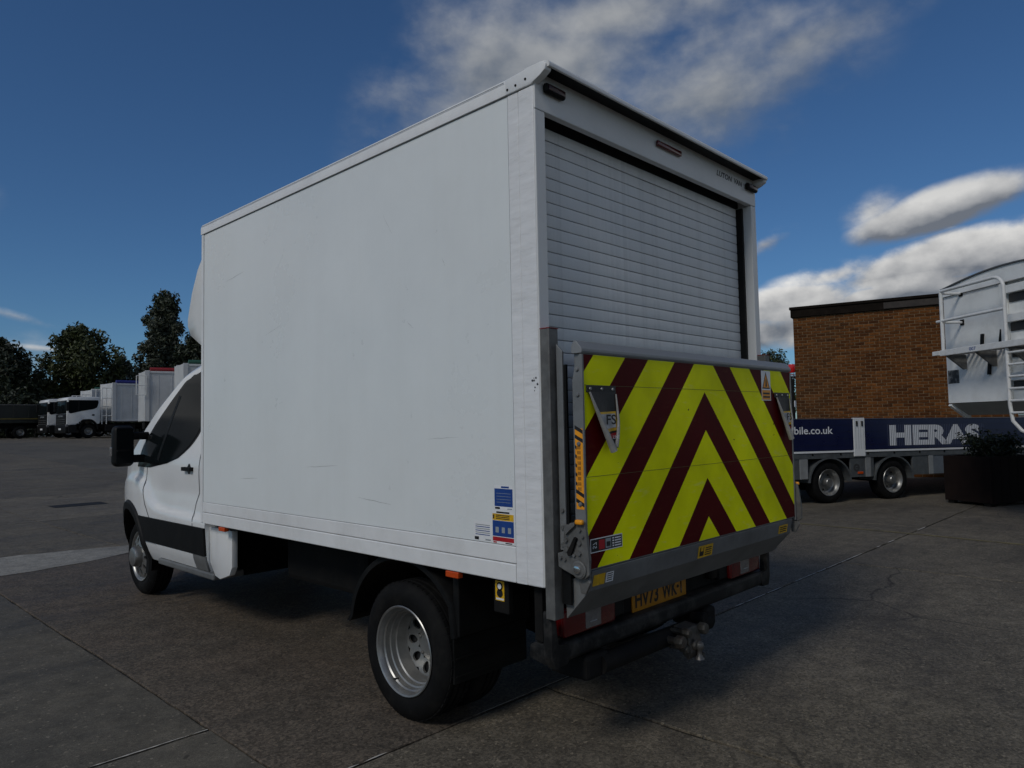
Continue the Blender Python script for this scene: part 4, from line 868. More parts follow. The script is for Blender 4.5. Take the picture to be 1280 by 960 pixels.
# ================================================================== brick building
def brick_mat(name, per_object):
    M = bpy.data.materials.new(name); M.use_nodes = True; nt = M.node_tree; n = nt.nodes; l = nt.links; b = n['Principled BSDF']
    if per_object:
        oi = n.new('ShaderNodeObjectInfo'); rnd = oi.outputs['Random']
    else:
        at = n.new('ShaderNodeAttribute'); at.attribute_name = 'tone'; rnd = at.outputs['Fac']
    cr = n.new('ShaderNodeValToRGB'); l.new(rnd, cr.inputs[0]); e = cr.color_ramp.elements
    e[0].position = 0; e[0].color = (.066,.023,.007,1); e[1].position = 1; e[1].color = (.18,.066,.017,1)
    for p, c in ((.3, (.100,.035,.009,1)), (.6, (.130,.047,.012,1)), (.85, (.148,.054,.014,1))):
        x = e.new(p); x.color = c
    t = n.new('ShaderNodeNewGeometry')
    nz = n.new('ShaderNodeTexNoise'); nz.inputs['Scale'].default_value = 22; nz.inputs['Detail'].default_value = 6; l.new(t.outputs['Position'], nz.inputs['Vector'])
    r = n.new('ShaderNodeMapRange'); r.inputs[1].default_value = .3; r.inputs[2].default_value = .7; r.inputs[3].default_value = .65; r.inputs[4].default_value = 1.25; l.new(nz.outputs['Fac'], r.inputs[0])
    mx = n.new('ShaderNodeMix'); mx.data_type = 'RGBA'; mx.blend_type = 'MULTIPLY'; mx.inputs[0].default_value = 1; l.new(cr.outputs[0], mx.inputs[6]); l.new(r.outputs[0], mx.inputs[7])
    # damp, mossy staining that runs down from the coping
    mp = n.new('ShaderNodeMapping'); mp.inputs['Scale'].default_value = (1, 1, .35); l.new(t.outputs['Position'], mp.inputs[0])
    st = n.new('ShaderNodeTexNoise'); st.inputs['Scale'].default_value = .9; st.inputs['Detail'].default_value = 5; l.new(mp.outputs[0], st.inputs['Vector'])
    sr = n.new('ShaderNodeMapRange'); sr.inputs[1].default_value = .46; sr.inputs[2].default_value = .68; sr.inputs[4].default_value = .5; l.new(st.outputs['Fac'], sr.inputs[0])
    m2 = n.new('ShaderNodeMix'); m2.data_type = 'RGBA'; l.new(sr.outputs[0], m2.inputs[0]); l.new(mx.outputs[2], m2.inputs[6]); m2.inputs[7].default_value = (.045,.033,.018,1)
    l.new(m2.outputs[2], b.inputs['Base Color']); b.inputs['Roughness'].default_value = .9; b.inputs['Specular IOR Level'].default_value = .15
    return M
brick_obj = brick_mat('fired_brick', True); brick_joined = brick_mat('fired_brick_far', False)
mortar = mat('mortar', (.22,.145,.078), .9, var=.3, vs=6, bump=.3, bs=40)
coping_m = mat('dark_fascia_board', (.012,.009,.007), .9, spec=.08, var=.35, vs=6, bump=.2, bs=30, dirt=(.035,.026,.02), dirt_amt=.4, ds=5)
fade_m = mat('peeled_fascia', (.045,.036,.030), .8, var=.6, vs=9, bump=.3, bs=30, dirt=(.03,.024,.02), dirt_amt=.8, ds=6)
bl = Vector((16.60, 5.72, 0)); bdir = Vector((.219, -.976, 0)).normalized()
brz = math.atan2(bdir.y, bdir.x)                       # local x runs to the right along the wall, local y away from the camera
bld = empty('brick_building', bl, brz, label='brown brick building with a flat roof and dark fascia behind the trailer', cat='building')
BWID, BTOP = 4.78, 4.40
wall = MB().box(0, BWID, .012, 6, -.3, 4.13).build('wall', mortar, bld)
bm_ = None; big = MB(); tones = []; cnt = 0; rb = random.Random(2)
cells = []
for c in range(55):
    z = 4.125-.075*(c+1); off = 0 if c % 2 else .1125
    x = -off
    while x < BWID-.02:
        a, b = max(x, 0), min(x+.215, BWID)
        if b-a > .05: cells.append((a, b, z))
        x += .225
def brick_mesh(w):
    q = MB(); h = .065
    q.add([(0,.02,0), (w,.02,0), (w,.02,h), (0,.02,h), (.004,0,.004), (w-.004,0,.004), (w-.004,0,h-.004), (.004,0,h-.004)],
          [(4,5,6,7), (0,1,5,4), (1,2,6,5), (2,3,7,6), (3,0,4,7)]); return q
full = [c for c in cells if abs(c[1]-c[0]-.215) < 1e-4 and c[2] > 1.42]
full.sort(key=lambda c: -c[0]); near = set(full[:300])
for c in cells:
    if c in near:
        if bm_ is None: bm_ = brick_mesh(.215).build('brick', brick_obj, bld); o = bm_
        else: o = bm_.copy(); COL.objects.link(o)
        o.location = (c[0], rb.uniform(-.003, .003), c[2])
    else:
        q = brick_mesh(c[1]-c[0]); dy = rb.uniform(-.003, .003); big.add([(v[0]+c[0], v[1]+dy, v[2]+c[2]) for v in q.v], q.f); tones += [rb.random()]*5
ob = big.build('brickwork', brick_joined, bld); ob['kind'] = 'stuff'
at_ = ob.data.attributes.new('tone', 'FLOAT', 'FACE')
for i, t in enumerate(tones): at_.data[i].value = t
MB().bbox(-.05, BWID+.05, -.05, 6.05, 4.135, 4.335, .008).build('fascia', coping_m, bld)
MB().bbox(-.075, BWID+.075, -.08, 6.08, 4.338, 4.41, .01).build('coping', coping_m, bld)
MB().box(2.15, 3.75, -.054, -.0505, 4.16, 4.31).build('peeled_board', fade_m, bld)

# ================================================================== dropside trailer
tr0 = at_depth(1039, 629.6, 12.45); tr0.z = 0
trailer = empty('dropside_trailer', tr0, R(-25.7), label='flatbed trailer with navy dropsides and white lettering in front of the brick building', cat='trailer')
trailer.rotation_euler = (0, .010, R(-25.7))
navy = mat('navy_board', (.006,.009,.048), .3, var=.12, vs=4, coat=.2, dirt=(.03,.03,.05), dirt_amt=.25, ds=3)
tr_alu = mat('trailer_aluminium', (.34,.35,.35), .42, metal=.35, var=.14, vs=8, bump=.08, bs=50, dirt=(.18,.18,.17), dirt_amt=.4, ds=5)
tr_galv = mat('trailer_galvanised', (.11,.12,.125), .5, metal=.3, var=.3, vs=9, bump=.1, bs=60, dirt=(.06,.06,.06), dirt_amt=.6, ds=5)
XL, XR, TD = -4.4, 6.3, 2.3
MB().box(XL, XR, .0, TD, .86, .90).build('deck', dark_steel, trailer)
def board(x0, x1, y0, y1):
    b = MB().bbox(x0, x1, y0, y1, .915, 1.452, .004).build('side_board', navy, trailer)
    MB().bbox(x0, x1, y0-.006, y1+.006, 1.4525, 1.466, .003).build('top_trim', mat('board_trim', (.10,.12,.16), .4, metal=.4), b)
    for i in range(4):
        z = 1.0+i*.115; MB().box(x0+.01, x1-.01, y0-.0022, y0-.0002, z, z+.003).build('board_groove', ink, b)
    return b
posts = (-3.2, -1.66, .662, 4.5)
for a, b in ((-4.38,-1.79), (-1.53,.532), (.792,6.2)):
    board(a, b, -.02, .012); board(a, b, TD-.012, TD+.02)
MB().bbox(XR-.05, XR-.02, .02, TD-.02, .915, 1.452, .004).build('tail_board', navy, trailer)
MB().bbox(XL+.0, XL+.03, .02, TD-.02, .915, 1.60, .004).build('head_board', navy, trailer)
for x in (-1.66, .662):
    for y0 in (-.03, TD-.02):
        p = MB().bbox(x-.128, x+.128, y0, y0+.05, .80, 1.475, .006).build('board_post', white_paint, trailer)
        for dx in (-.085, -.02, .03, .095): MB().box(x+dx-.003, x+dx+.003, y0-.0015, y0+.001, .93, 1.42).build('post_groove', grey_ink, p)
        for dx in (-.06, .06): MB().bbox(x+dx-.016, x+dx+.016, y0-.014, y0-.002, 1.33, 1.42, .004).build('latch', dark_steel, p)
MB().bbox(XL, XR, -.026, .03, .872, .905, .004).build('side_rail', white_paint, trailer)
MB().bbox(XL, XR, -.012, .05, .775, .868, .004).build('chassis_rail', tr_galv, trailer)
for x in [XL+.3+i*.62 for i in range(17)]:
    MB().bbox(x-.03, x+.03, -.020, -.004, .868, .874, .001).build('lashing_ring', dark_steel, trailer)
    MB().lathe([(0,.0), (0,.022), (-.010,.018), (-.010,0)], (x, -.010, .845), 'y', 10).build('lashing_ring', dark_steel, trailer)
# skirt panels, cut round the wheels
def skirt(x0, x1, mm=tr_galv): return MB().bbox(x0, x1, .0, .04, .435, .774, .004).build('skirt_panel', mm, trailer)
skirt(-1.30, -.47); skirt(.47, 1.0); skirt(1.93, 2.32); skirt(2.44, 3.10, mat('blue_grey_box', (.16,.18,.205), .45, metal=.3, var=.2, vs=8)); skirt(3.2, 6.0)
for x0, x1 in ((-.66,-.49), (.80,.92), (2.32,2.43)): MB().bbox(x0, x1, -.012, .0, .436, .774, .003).build('light_panel', tr_alu, trailer)
MB().bbox(.62, .74, -.012, .001, .49, .53, .004).build('side_marker', orange_lens, trailer)
lg = mat('smudged_logo', (.04,.04,.04), .6, var=.4, vs=30)
for x, z, s in ((-.98,.60,.07), (.60,.60,.07), (2.78,.62,.075)):
    MB().lathe([(0,s*.45), (-.001,s*.5), (-.001,s), (0,s*1.02)], (x, -.0005 if x != 2.78 else -.0005, z), 'y', 20).build('round_logo', lg, trailer)
    MB().box(x-s*.3, x+s*.5, -.0018, -.0008, z-s*.2, z+s*.25).build('round_logo', lg, trailer)
for X0 in (0, 1.468):
    for y0, sg in ((.02, 1), (TD-.02, -1)):
        Xf = lambda a, s=sg: s*a
        c = (X0, y0, .36); prof = lambda P: [(sg*a, r_) for a, r_ in P]
        w = MB().lathe(prof([(-.01,0), (-.01,.062), (.0,.072), (.03,.076), (.10,.08)]), c, 'y', 28).build('wheel', steel_wheel, trailer, 40)
        MB().lathe(prof(tyre_profile(.24, .36, .222)), c, 'y', 56).build('tyre', rubber, w, 35)
        MB().lathe(prof([(.021,.222), (.006,.232), (.0,.228), (.004,.219), (.03,.208), (.045,.200), (.055,.193), (.075,.186), (.10,.180), (.115,.160), (.105,.11), (.10,.07)]), c, 'y', 56).build('rim', steel_wheel, w, 30)
        for k_ in range(8):
            t = k_*math.pi/4+.35; MB().lathe(prof([(.095,0), (.095,.018 if k_ % 2 else .010), (.089,.016 if k_ % 2 else .008), (.089,0)]), (X0+.135*math.cos(t), y0, .36+.135*math.sin(t)), 'y', 12).build('hand_hole' if k_ % 2 else 'wheel_nut', ink if k_ % 2 else galv, w)
    # arched mudguard
    vs = []; A = [R(a) for a in range(0, 181, 9)]
    for t in A:
        for r_, y in ((.40,-.016), (.425,-.016), (.425,.34), (.40,.34)): vs.append((X0+r_*1.10*math.cos(t), y, .37+r_*math.sin(t)))
    MB().add(vs, [(i*4+j, i*4+(j+1) % 4, (i+1)*4+(j+1) % 4, (i+1)*4+j) for i in range(len(A)-1) for j in range(4)]).build('wheel_arch', tr_galv, trailer, 40)
    MB().tube([(X0, .2, .36), (X0, TD-.2, .36)], .06, 10).build('axle', dark_steel, trailer)
MB().box(XL, XR, .6, .72, .45, .86).build('main_beam', dark_steel, trailer); MB().box(XL, XR, 1.58, 1.70, .45, .86).build('main_beam', dark_steel, trailer)
text('lettering', 'bile.co.uk', white_ink, trailer, (-.765, -.0225, 1.200), (1,0,0), (0,0,1), width=.835, height=.128, off=.012)
def stripe_mat():
    M = bpy.data.materials.new('striped_print'); M.use_nodes = True; nt = M.node_tree; n = nt.nodes; l = nt.links; b = n['Principled BSDF']
    t = n.new('ShaderNodeTexCoord'); s = n.new('ShaderNodeSeparateXYZ'); l.new(t.outputs['Object'], s.inputs[0])
    a = n.new('ShaderNodeMath'); a.operation = 'MODULO'; l.new(s.outputs[0], a.inputs[0]); a.inputs[1].default_value = .044
    g = n.new('ShaderNodeMath'); g.operation = 'LESS_THAN'; l.new(a.outputs[0], g.inputs[0]); g.inputs[1].default_value = .0105
    m_ = n.new('ShaderNodeMix'); m_.data_type = 'RGBA'; l.new(g.outputs[0], m_.inputs[0]); m_.inputs[6].default_value = (.74,.76,.78,1); m_.inputs[7].default_value = (.02,.03,.09,1)
    l.new(m_.outputs[2], b.inputs['Base Color']); b.inputs['Roughness'].default_value = .4; return M
text('lettering', 'HERAS', stripe_mat(), trailer, (1.365, -.0235, .970), (1,0,0), (0,0,1), width=2.29, height=.375, off=.055)
pin = mat('faint_stripe', (.11,.13,.20), .4)
for i in range(56):
    x = 1.335+i*.044; MB().box(x-.004, x+.004, -.0227, -.0221, .965, 1.352).build('print_stripe', pin, trailer)

# slim post with a red beacon behind the trailer
bc0 = at_depth(992, 520, 13.9); bc0.z = 0
bcn = empty('beacon_post', bc0, 0, label='slim dark post with a red beacon beside the brick building', cat='beacon')
MB().tube([(0,0,0), (0,0,2.24)], .035, 10).build('post', dark_steel, bcn, 40)
MB().bbox(-.035, .035, -.05, -.036, 1.70, 1.82, .004).build('white_tag', white_ink, bcn)
MB().lathe([(0,0), (0,.06), (.03,.075), (.07,.07), (.09,.04), (.09,0)], (0,0,2.25), 'z', 16).build('lamp_housing', bright_metal, bcn, 40)
MB().lathe([(0,0), (0,.05), (.02,.062), (.14,.068), (.165,.06), (.17,0)], (0,0,2.36), 'z', 16).build('beacon_lens', mat('beacon_red', (.65,.012,.01), .2, var=.1, coat=.5), bcn, 40)

# ================================================================== white body with rail and ladder at the right edge
rt0 = at_depth(1186, 504, 10.5); rt0.z = 0
gr = empty('bulk_body_truck', rt0, math.atan2(-.76, -.65), label='tall white truck body with handrail platform and ladder at the right edge', cat='truck')
gwhite = mat('scuffed_white_steel', (.82,.83,.81), .45, var=.10, vs=3, bump=.06, bs=40, dirt=(.42,.41,.37), dirt_amt=.45, ds=2.5)
rail_m = mat('white_rail', (.74,.74,.72), .4, var=.1, vs=12, dirt=(.3,.28,.25), dirt_amt=.4, ds=10)
GW = 2.4
def arch(x): return 3.30+.115*math.sin(math.pi*min(max(x/GW, 0), 1))
MB().box(0, 1.12, 0, 4.6, 1.66, 3.20).build('end_panel', gwhite, gr)
MB().box(1.125, GW, .06, 4.6, 1.66, 3.20).build('end_panel', gwhite, gr)
xs_ = [GW*i/16 for i in range(17)]
MB().prism([(x, arch(x)) for x in xs_]+[(GW,3.205), (0,3.205)], -.03, 4.65, 'y').build('arched_roof', gwhite, gr, 30)
MB().prism([(x, arch(x)+.004) for x in xs_]+[(x, arch(x)+.022) for x in xs_[::-1]], -.05, 4.67, 'y').build('roof_sheet', mat('roof_edge', (.12,.12,.12), .5, metal=.4), gr, 30)
MB().bbox(1.085, 1.135, -.03, .055, 1.66, 3.19, .006).build('corner_trim', gwhite, gr)
MB().prism([(0,1.655), (4.6,1.655), (4.6,1.48), (.26,1.48)], .0, GW, 'x').build('sloping_base', mat('grey_base', (.33,.34,.33), .5, var=.2, vs=4), gr)
MB().prism([(-.002,1.62), (.02,1.655), (.30,1.655), (.30,1.44), (.24,1.44)], -.01, .05, 'x').build('base_corner', gwhite, gr)
for z in (1.86, 2.28, 2.62, 3.0):
    MB().box(1.16, GW-.1, .045, .0595, z-.06, z+.05).build('vent_slot', ink, gr)
    MB().bbox(1.16, GW-.08, -.01, .05, z+.055, z+.16, .006).build('louvre', gwhite, gr)
# platform
pf = MB().bbox(.345, 2.2, -.36, -.335, 2.315, 2.395, .005).build('platform', rail_m, gr)
for i in range(19): MB().box(.36+i*.098, .385+i*.098, -.334, -.012, 2.33, 2.36).build('grating_bar', galv, pf)
for x in (.40, .95, 1.5, 2.05): MB().prism([(-.33,2.325), (-.02,2.325), (-.02,2.12), (-.06,2.12)], x, x+.03, 'x').build('platform_bracket', galv, pf)
MB().bbox(.20, .344, -.365, -.33, 2.33, 2.39, .006).build('platform_stub', rail_m, pf)
text('lettering', '007', blue_ink, pf, (.92, -.3605, 2.335), (1,0,0), (0,0,1), width=.12, height=.045, off=.02)
def rail(pts, r_=.021): return MB().tube(pts, r_, 10).build('handrail', rail_m, gr, 40)
PX, QX, OY = .363, 1.50, -.31
rail([(PX,OY,2.34), (PX,OY,3.23)], .024)
cor = [(QX-.16+.16*math.sin(t), OY, 3.07+.16*math.cos(t)) for t in [R(a) for a in range(0, 91, 15)]]
rail([(PX,OY,3.23)]+cor+[(QX,OY,2.2), (QX,OY,1.60), (QX+.02,OY+.01,1.40), (QX+.09,OY+.06,1.28), (QX+.2,OY+.12,1.22)], .023)
rail([(PX-.10,OY,2.81), (QX,OY,2.81)])
for z in (3.20, 2.79):
    for x in (PX,): rail([(x,OY,z), (x,-.012,z)], .019); MB().bbox(x-.035, x+.035, -.014, -.001, z-.04, z+.04, .004).build('rail_foot', dark_steel, gr)
rail([(QX+.42,OY,3.23), (QX+.42,OY,1.50), (QX+.44,OY+.05,1.30), (QX+.5,OY+.12,1.22)])
for i in range(6): rail([(QX,OY,1.50+i*.15), (QX+.42,OY,1.50+i*.15)], .016)
for x, z0, z1, dx in ((.70,2.42,2.58,.02), (1.03,2.43,2.60,.035), (.80,2.02,2.21,.03)):
    MB().prism([(x,z0), (x+.045,z0), (x+.045+dx,z1), (x+dx,z1)], -.03, -.002, 'y', bev=.004).build('black_handle', black_plastic, gr)
wp = MB().box(.02, .24, -.004, -.0005, 1.94, 2.13).build('worn_label', mat('worn_black_label', (.03,.03,.03), .6, var=.5, vs=20, dirt=(.5,.5,.48), dirt_amt=1, ds=10), gr)
MB().box(.2, 2.2, 1.5, 5.6, 1.05, 1.47).build('chassis', dark_steel, gr)
for x in (.05, 2.05):
    for y in (2.4, 3.8):
        w = MB().lathe([(.02,0), (.02,.13), (.10,.16), (.24,.16), (.28,0)], (x, y, .52), 'x', 24).build('wheel', steel_wheel, gr, 40)
        MB().lathe(tyre_profile(.30, .52, .30), (x, y, .52), 'x', 40).build('tyre', rubber, w, 40)
        MB().lathe([(.021,.30), (.0,.31), (.03,.27), (.10,.24), (.12,.15)], (x, y, .52), 'x', 40).build('rim', steel_wheel, w, 40)

# ================================================================== planter and shrub
def leafmat(name, a, b):
    M = bpy.data.materials.new(name); M.use_nodes = True; nt = M.node_tree; n = nt.nodes; l = nt.links; p = n['Principled BSDF']
    g = n.new('ShaderNodeNewGeometry'); nz = n.new('ShaderNodeTexNoise'); nz.inputs['Scale'].default_value = .8; nz.inputs['Detail'].default_value = 3; l.new(g.outputs['Position'], nz.inputs['Vector'])
    ad = n.new('ShaderNodeMath'); ad.operation = 'MULTIPLY_ADD'; l.new(g.outputs['Random Per Island'], ad.inputs[0]); ad.inputs[1].default_value = .6; l.new(nz.outputs['Fac'], ad.inputs[2])
    r = n.new('ShaderNodeMapRange'); r.inputs[1].default_value = .35; r.inputs[2].default_value = 1.15; l.new(ad.outputs[0], r.inputs[0])
    m_ = n.new('ShaderNodeMix'); m_.data_type = 'RGBA'; l.new(r.outputs[0], m_.inputs[0]); m_.inputs[6].default_value = (*a, 1); m_.inputs[7].default_value = (*b, 1)
    l.new(m_.outputs[2], p.inputs['Base Color']); p.inputs['Roughness'].default_value = .55
    return M
bark = mat('bark', (.05,.042,.034), .9, var=.4, vs=8, bump=.5, bs=20)
def leaf(q, c, s, rn, up=.0):
    n = Vector((rn.gauss(0, 1), rn.gauss(0, 1), rn.gauss(0, 1)+up)).normalized(); a = n.orthogonal().normalized(); b = n.cross(a); t = rn.uniform(0, 6.28)
    u = a*math.cos(t)+b*math.sin(t); v = n.cross(u); w = s*rn.uniform(.35, .55)
    q.add([c-u*s, c+v*w+n*s*.15, c+u*s, c-v*w+n*s*.15], [(0,1,2,3)])
pl_c = at_depth(1268, 634, 11.75); pl_c.z = 0
planter = empty('planter_box', pl_c, R(-25), label='dark brown box planter standing in front of the trailer', cat='planter')
pm = mat('dark_rust_board', (.011,.006,.005), .85, spec=.2, var=.4, vs=6, bump=.3, bs=30, dirt=(.018,.010,.007), dirt_amt=.6, ds=4)
for i in range(5):
    for y0 in (-.02, .76): MB().bbox(-.5+i*.2, -.5+i*.2+.196, y0, y0+.04, .05, .80, .005).build('board', pm, planter)
for x0 in (-.54, .505): MB().bbox(x0, x0+.035, -.02, .80, .05, .80, .005).build('side_panel', pm, planter)
for x0 in (-.52, .40):
    for y0 in (.02, .66): MB().box(x0, x0+.1, y0, y0+.1, 0, .049).build('foot', dark_steel, planter)
MB().box(-.498, .498, .022, .758, .5, .72).build('soil', mat('soil', (.018,.014,.010), .95, var=.4, vs=12, bump=.5, bs=30), planter)
shrub = empty('leafy_shrub', pl_c+Vector((.12,-.06,.72)), R(-25), label='dense dark green shrub growing out of the brown planter', cat='shrub')
rn = random.Random(17); q = MB(); tw = MB()
for i in range(46):
    a = rn.uniform(0, 6.28); out = rn.uniform(.08, .70); h = rn.uniform(.08, .50)*(1.15-.6*out)
    tip = Vector((math.cos(a)*out, .38+math.sin(a)*out*.8, h)); base = Vector((rn.uniform(-.3, .3), .38+rn.uniform(-.2, .2), 0))
    mid = (base+tip)/2+Vector((0, 0, .08)); tw.tube([base, mid, tip], .006, 5, True, .002)
    for j in range(60):
        t = rn.random()**.6; p = base.lerp(mid, t*2) if t < .5 else mid.lerp(tip, t*2-1)
        leaf(q, p+Vector((rn.gauss(0, .06), rn.gauss(0, .06), rn.gauss(0, .05))), rn.uniform(.022, .045), rn, .6)
tw.build('stems', bark, shrub); ob = q.build('foliage', leafmat('shrub_leaves', (.008,.013,.005), (.024,.036,.011)), shrub)

# ================================================================== trees and hedge beyond the yard
def tree(px, topy, botpx, depth, width, name, label, mats_, seed, shape='round', leafn=7000, ls=.2, trunk_h=.25):
    rn = random.Random(seed); base = at_depth(px, 540, depth); base.z = gz(base.x, base.y)-.05
    top = at_depth(px, topy, depth).z; H = top-base.z
    root = empty(name, base, 0, label=label, cat='tree', group=None)
    tr = MB(); r0 = max(.10, H*.018); lean = Vector((rn.uniform(-.03, .03)*H, rn.uniform(-.03, .03)*H, 0))
    spine = [Vector((0,0,0))+lean*(t*t)+Vector((rn.uniform(-.1, .1), rn.uniform(-.1, .1), 0))*(t > 0)+Vector((0, 0, H*.93*t)) for t in [i/8 for i in range(9)]]
    tr.tube(spine, r0, 8, True, r0*.12)
    def rad(t):      # crown half width at relative height t (0 bottom .. 1 top)
        if shape == 'round': return width/2*max(.05, math.sin(math.pi*min(1, .13+.84*t))**.62)
        return width/2*interp([(0,.55), (.12,.86), (.35,1), (.6,.8), (.8,.5), (.93,.26), (1,.08)], t)
    clumps = []
    nb = 34 if shape == 'round' else 44
    for i in range(nb):
        t = (i+.5)/nb; z = H*(trunk_h+(1-trunk_h)*t*.97); a = i*2.4+rn.uniform(-.5, .5); rr = rad(t)*rn.uniform(.55, 1.08)
        i0 = min(7, int(max(0, z-rr*.6)/H/.93*8)); s0 = spine[max(1, i0)]
        tip = Vector((math.cos(a)*rr, math.sin(a)*rr, z)); mid = s0.lerp(tip, .5)+Vector((0, 0, -.05*rr))
        tr.tube([s0, mid, tip], r0*.32, 5, True, .015)
        for f in (1.0, .78, .55, .3): 
            c = s0.lerp(tip, f)+Vector((rn.gauss(0, .2), rn.gauss(0, .2), rn.gauss(0, .2))); clumps.append((c, width*.12*rn.uniform(.6, 1.25)*(1 if shape == 'round' else .8)))
    clumps.append((Vector((0, 0, H*.97)), width*.07))
    tr.build('trunk', bark, root, 50)
    q = MB(); per = leafn//len(clumps)
    for c, s in clumps:
        for j in range(per):
            d = Vector((rn.gauss(0, 1), rn.gauss(0, 1), rn.gauss(0, .8))); d = d.normalized()*(rn.random()**.45)*s*1.25
            leaf(q, c+d, ls*rn.uniform(.6, 1.2), rn, .3)
    q.build('crown', mats_, root)
    return root
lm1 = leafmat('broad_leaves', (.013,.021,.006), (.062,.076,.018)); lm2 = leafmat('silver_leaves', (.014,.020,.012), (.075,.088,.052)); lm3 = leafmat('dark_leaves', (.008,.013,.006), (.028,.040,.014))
tree(99, 408, 0, 74, 8.6, 'broad_tree', 'rounded green broadleaf tree behind the parked white trucks', lm1, 1, 'round', 19000, .27, .06)
tree(205, 362, 0, 80, 7.6, 'poplar_tree', 'tall pointed silvery tree, the highest beside the van', lm2, 2, 'tall', 19000, .26, .06)
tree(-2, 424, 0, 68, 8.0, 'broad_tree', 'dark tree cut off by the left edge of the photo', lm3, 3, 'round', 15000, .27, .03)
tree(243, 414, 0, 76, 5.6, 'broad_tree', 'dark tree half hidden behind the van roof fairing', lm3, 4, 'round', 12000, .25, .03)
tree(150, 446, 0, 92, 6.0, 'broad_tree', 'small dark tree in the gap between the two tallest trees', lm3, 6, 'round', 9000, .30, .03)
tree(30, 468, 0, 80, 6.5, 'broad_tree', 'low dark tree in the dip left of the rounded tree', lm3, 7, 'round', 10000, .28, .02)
tree(966, 440, 0, 60, 4.6, 'broad_tree', 'tree top peeping over the tail lift beside the brick building', lm1, 8, 'round', 9000, .15, .1)
hd0 = at_depth(100, 540, 69); hd0.z = gz(0, 60)
hedge = empty('boundary_hedge', hd0, R(12), label='dark overgrown hedge along the far yard edge behind the trucks', cat='hedge')
q = MB(); rn = random.Random(31); st = MB()
for i in range(260):
    x = rn.uniform(-22, 26); h = 3.2+.9*math.sin(x*.7)+.5*math.sin(x*1.9+1)
    c = Vector((x, rn.uniform(-1.2, 1.2), rn.uniform(.2, h)))
    for j in range(48): leaf(q, c+Vector((rn.gauss(0, .5), rn.gauss(0, .4), rn.gauss(0, .4))), rn.uniform(.10, .22), rn, .3)
for i in range(24): x = -22+i*2; st.tube([(x, 0, -.1), (x+.2, .1, 1.6), (x+rn.uniform(-.6, .6), 0, 3.4)], .07, 5, True, .02)
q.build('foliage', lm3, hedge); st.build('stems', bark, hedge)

# ================================================================== parked trucks on the far side
lw = mat('lorry_white', (.74,.75,.75), .3, var=.06, vs=2, coat=.3, dirt=(.35,.34,.32), dirt_amt=.3, ds=1.5)
lgrey = mat('body_off_white', (.56,.57,.57), .5, var=.1, vs=1.5, dirt=(.30,.29,.28), dirt_amt=.4, ds=1)
def big_wheel(par, x, y, sg, r_=.50):
    w = MB().lathe([(sg*.03,0), (sg*.03,.10), (sg*.08,.13), (sg*.12,.19)], (x, y, r_), 'x', 20).build('wheel', steel_wheel, par, 40)
    MB().lathe([(sg*a, b) for a, b in ((.03,.27), (0,.30), (-.0,.42), (.04,r_-.01), (.10,r_), (.22,r_), (.30,r_-.04), (.30,.28))], (x, y, r_), 'x', 28).build('tyre', rubber, w, 40)
    MB().lathe([(sg*a, b) for a, b in ((.04,.275), (.03,.285), (.09,.25), (.12,.19))], (x, y, r_), 'x', 28).build('rim', steel_wheel, w, 40)
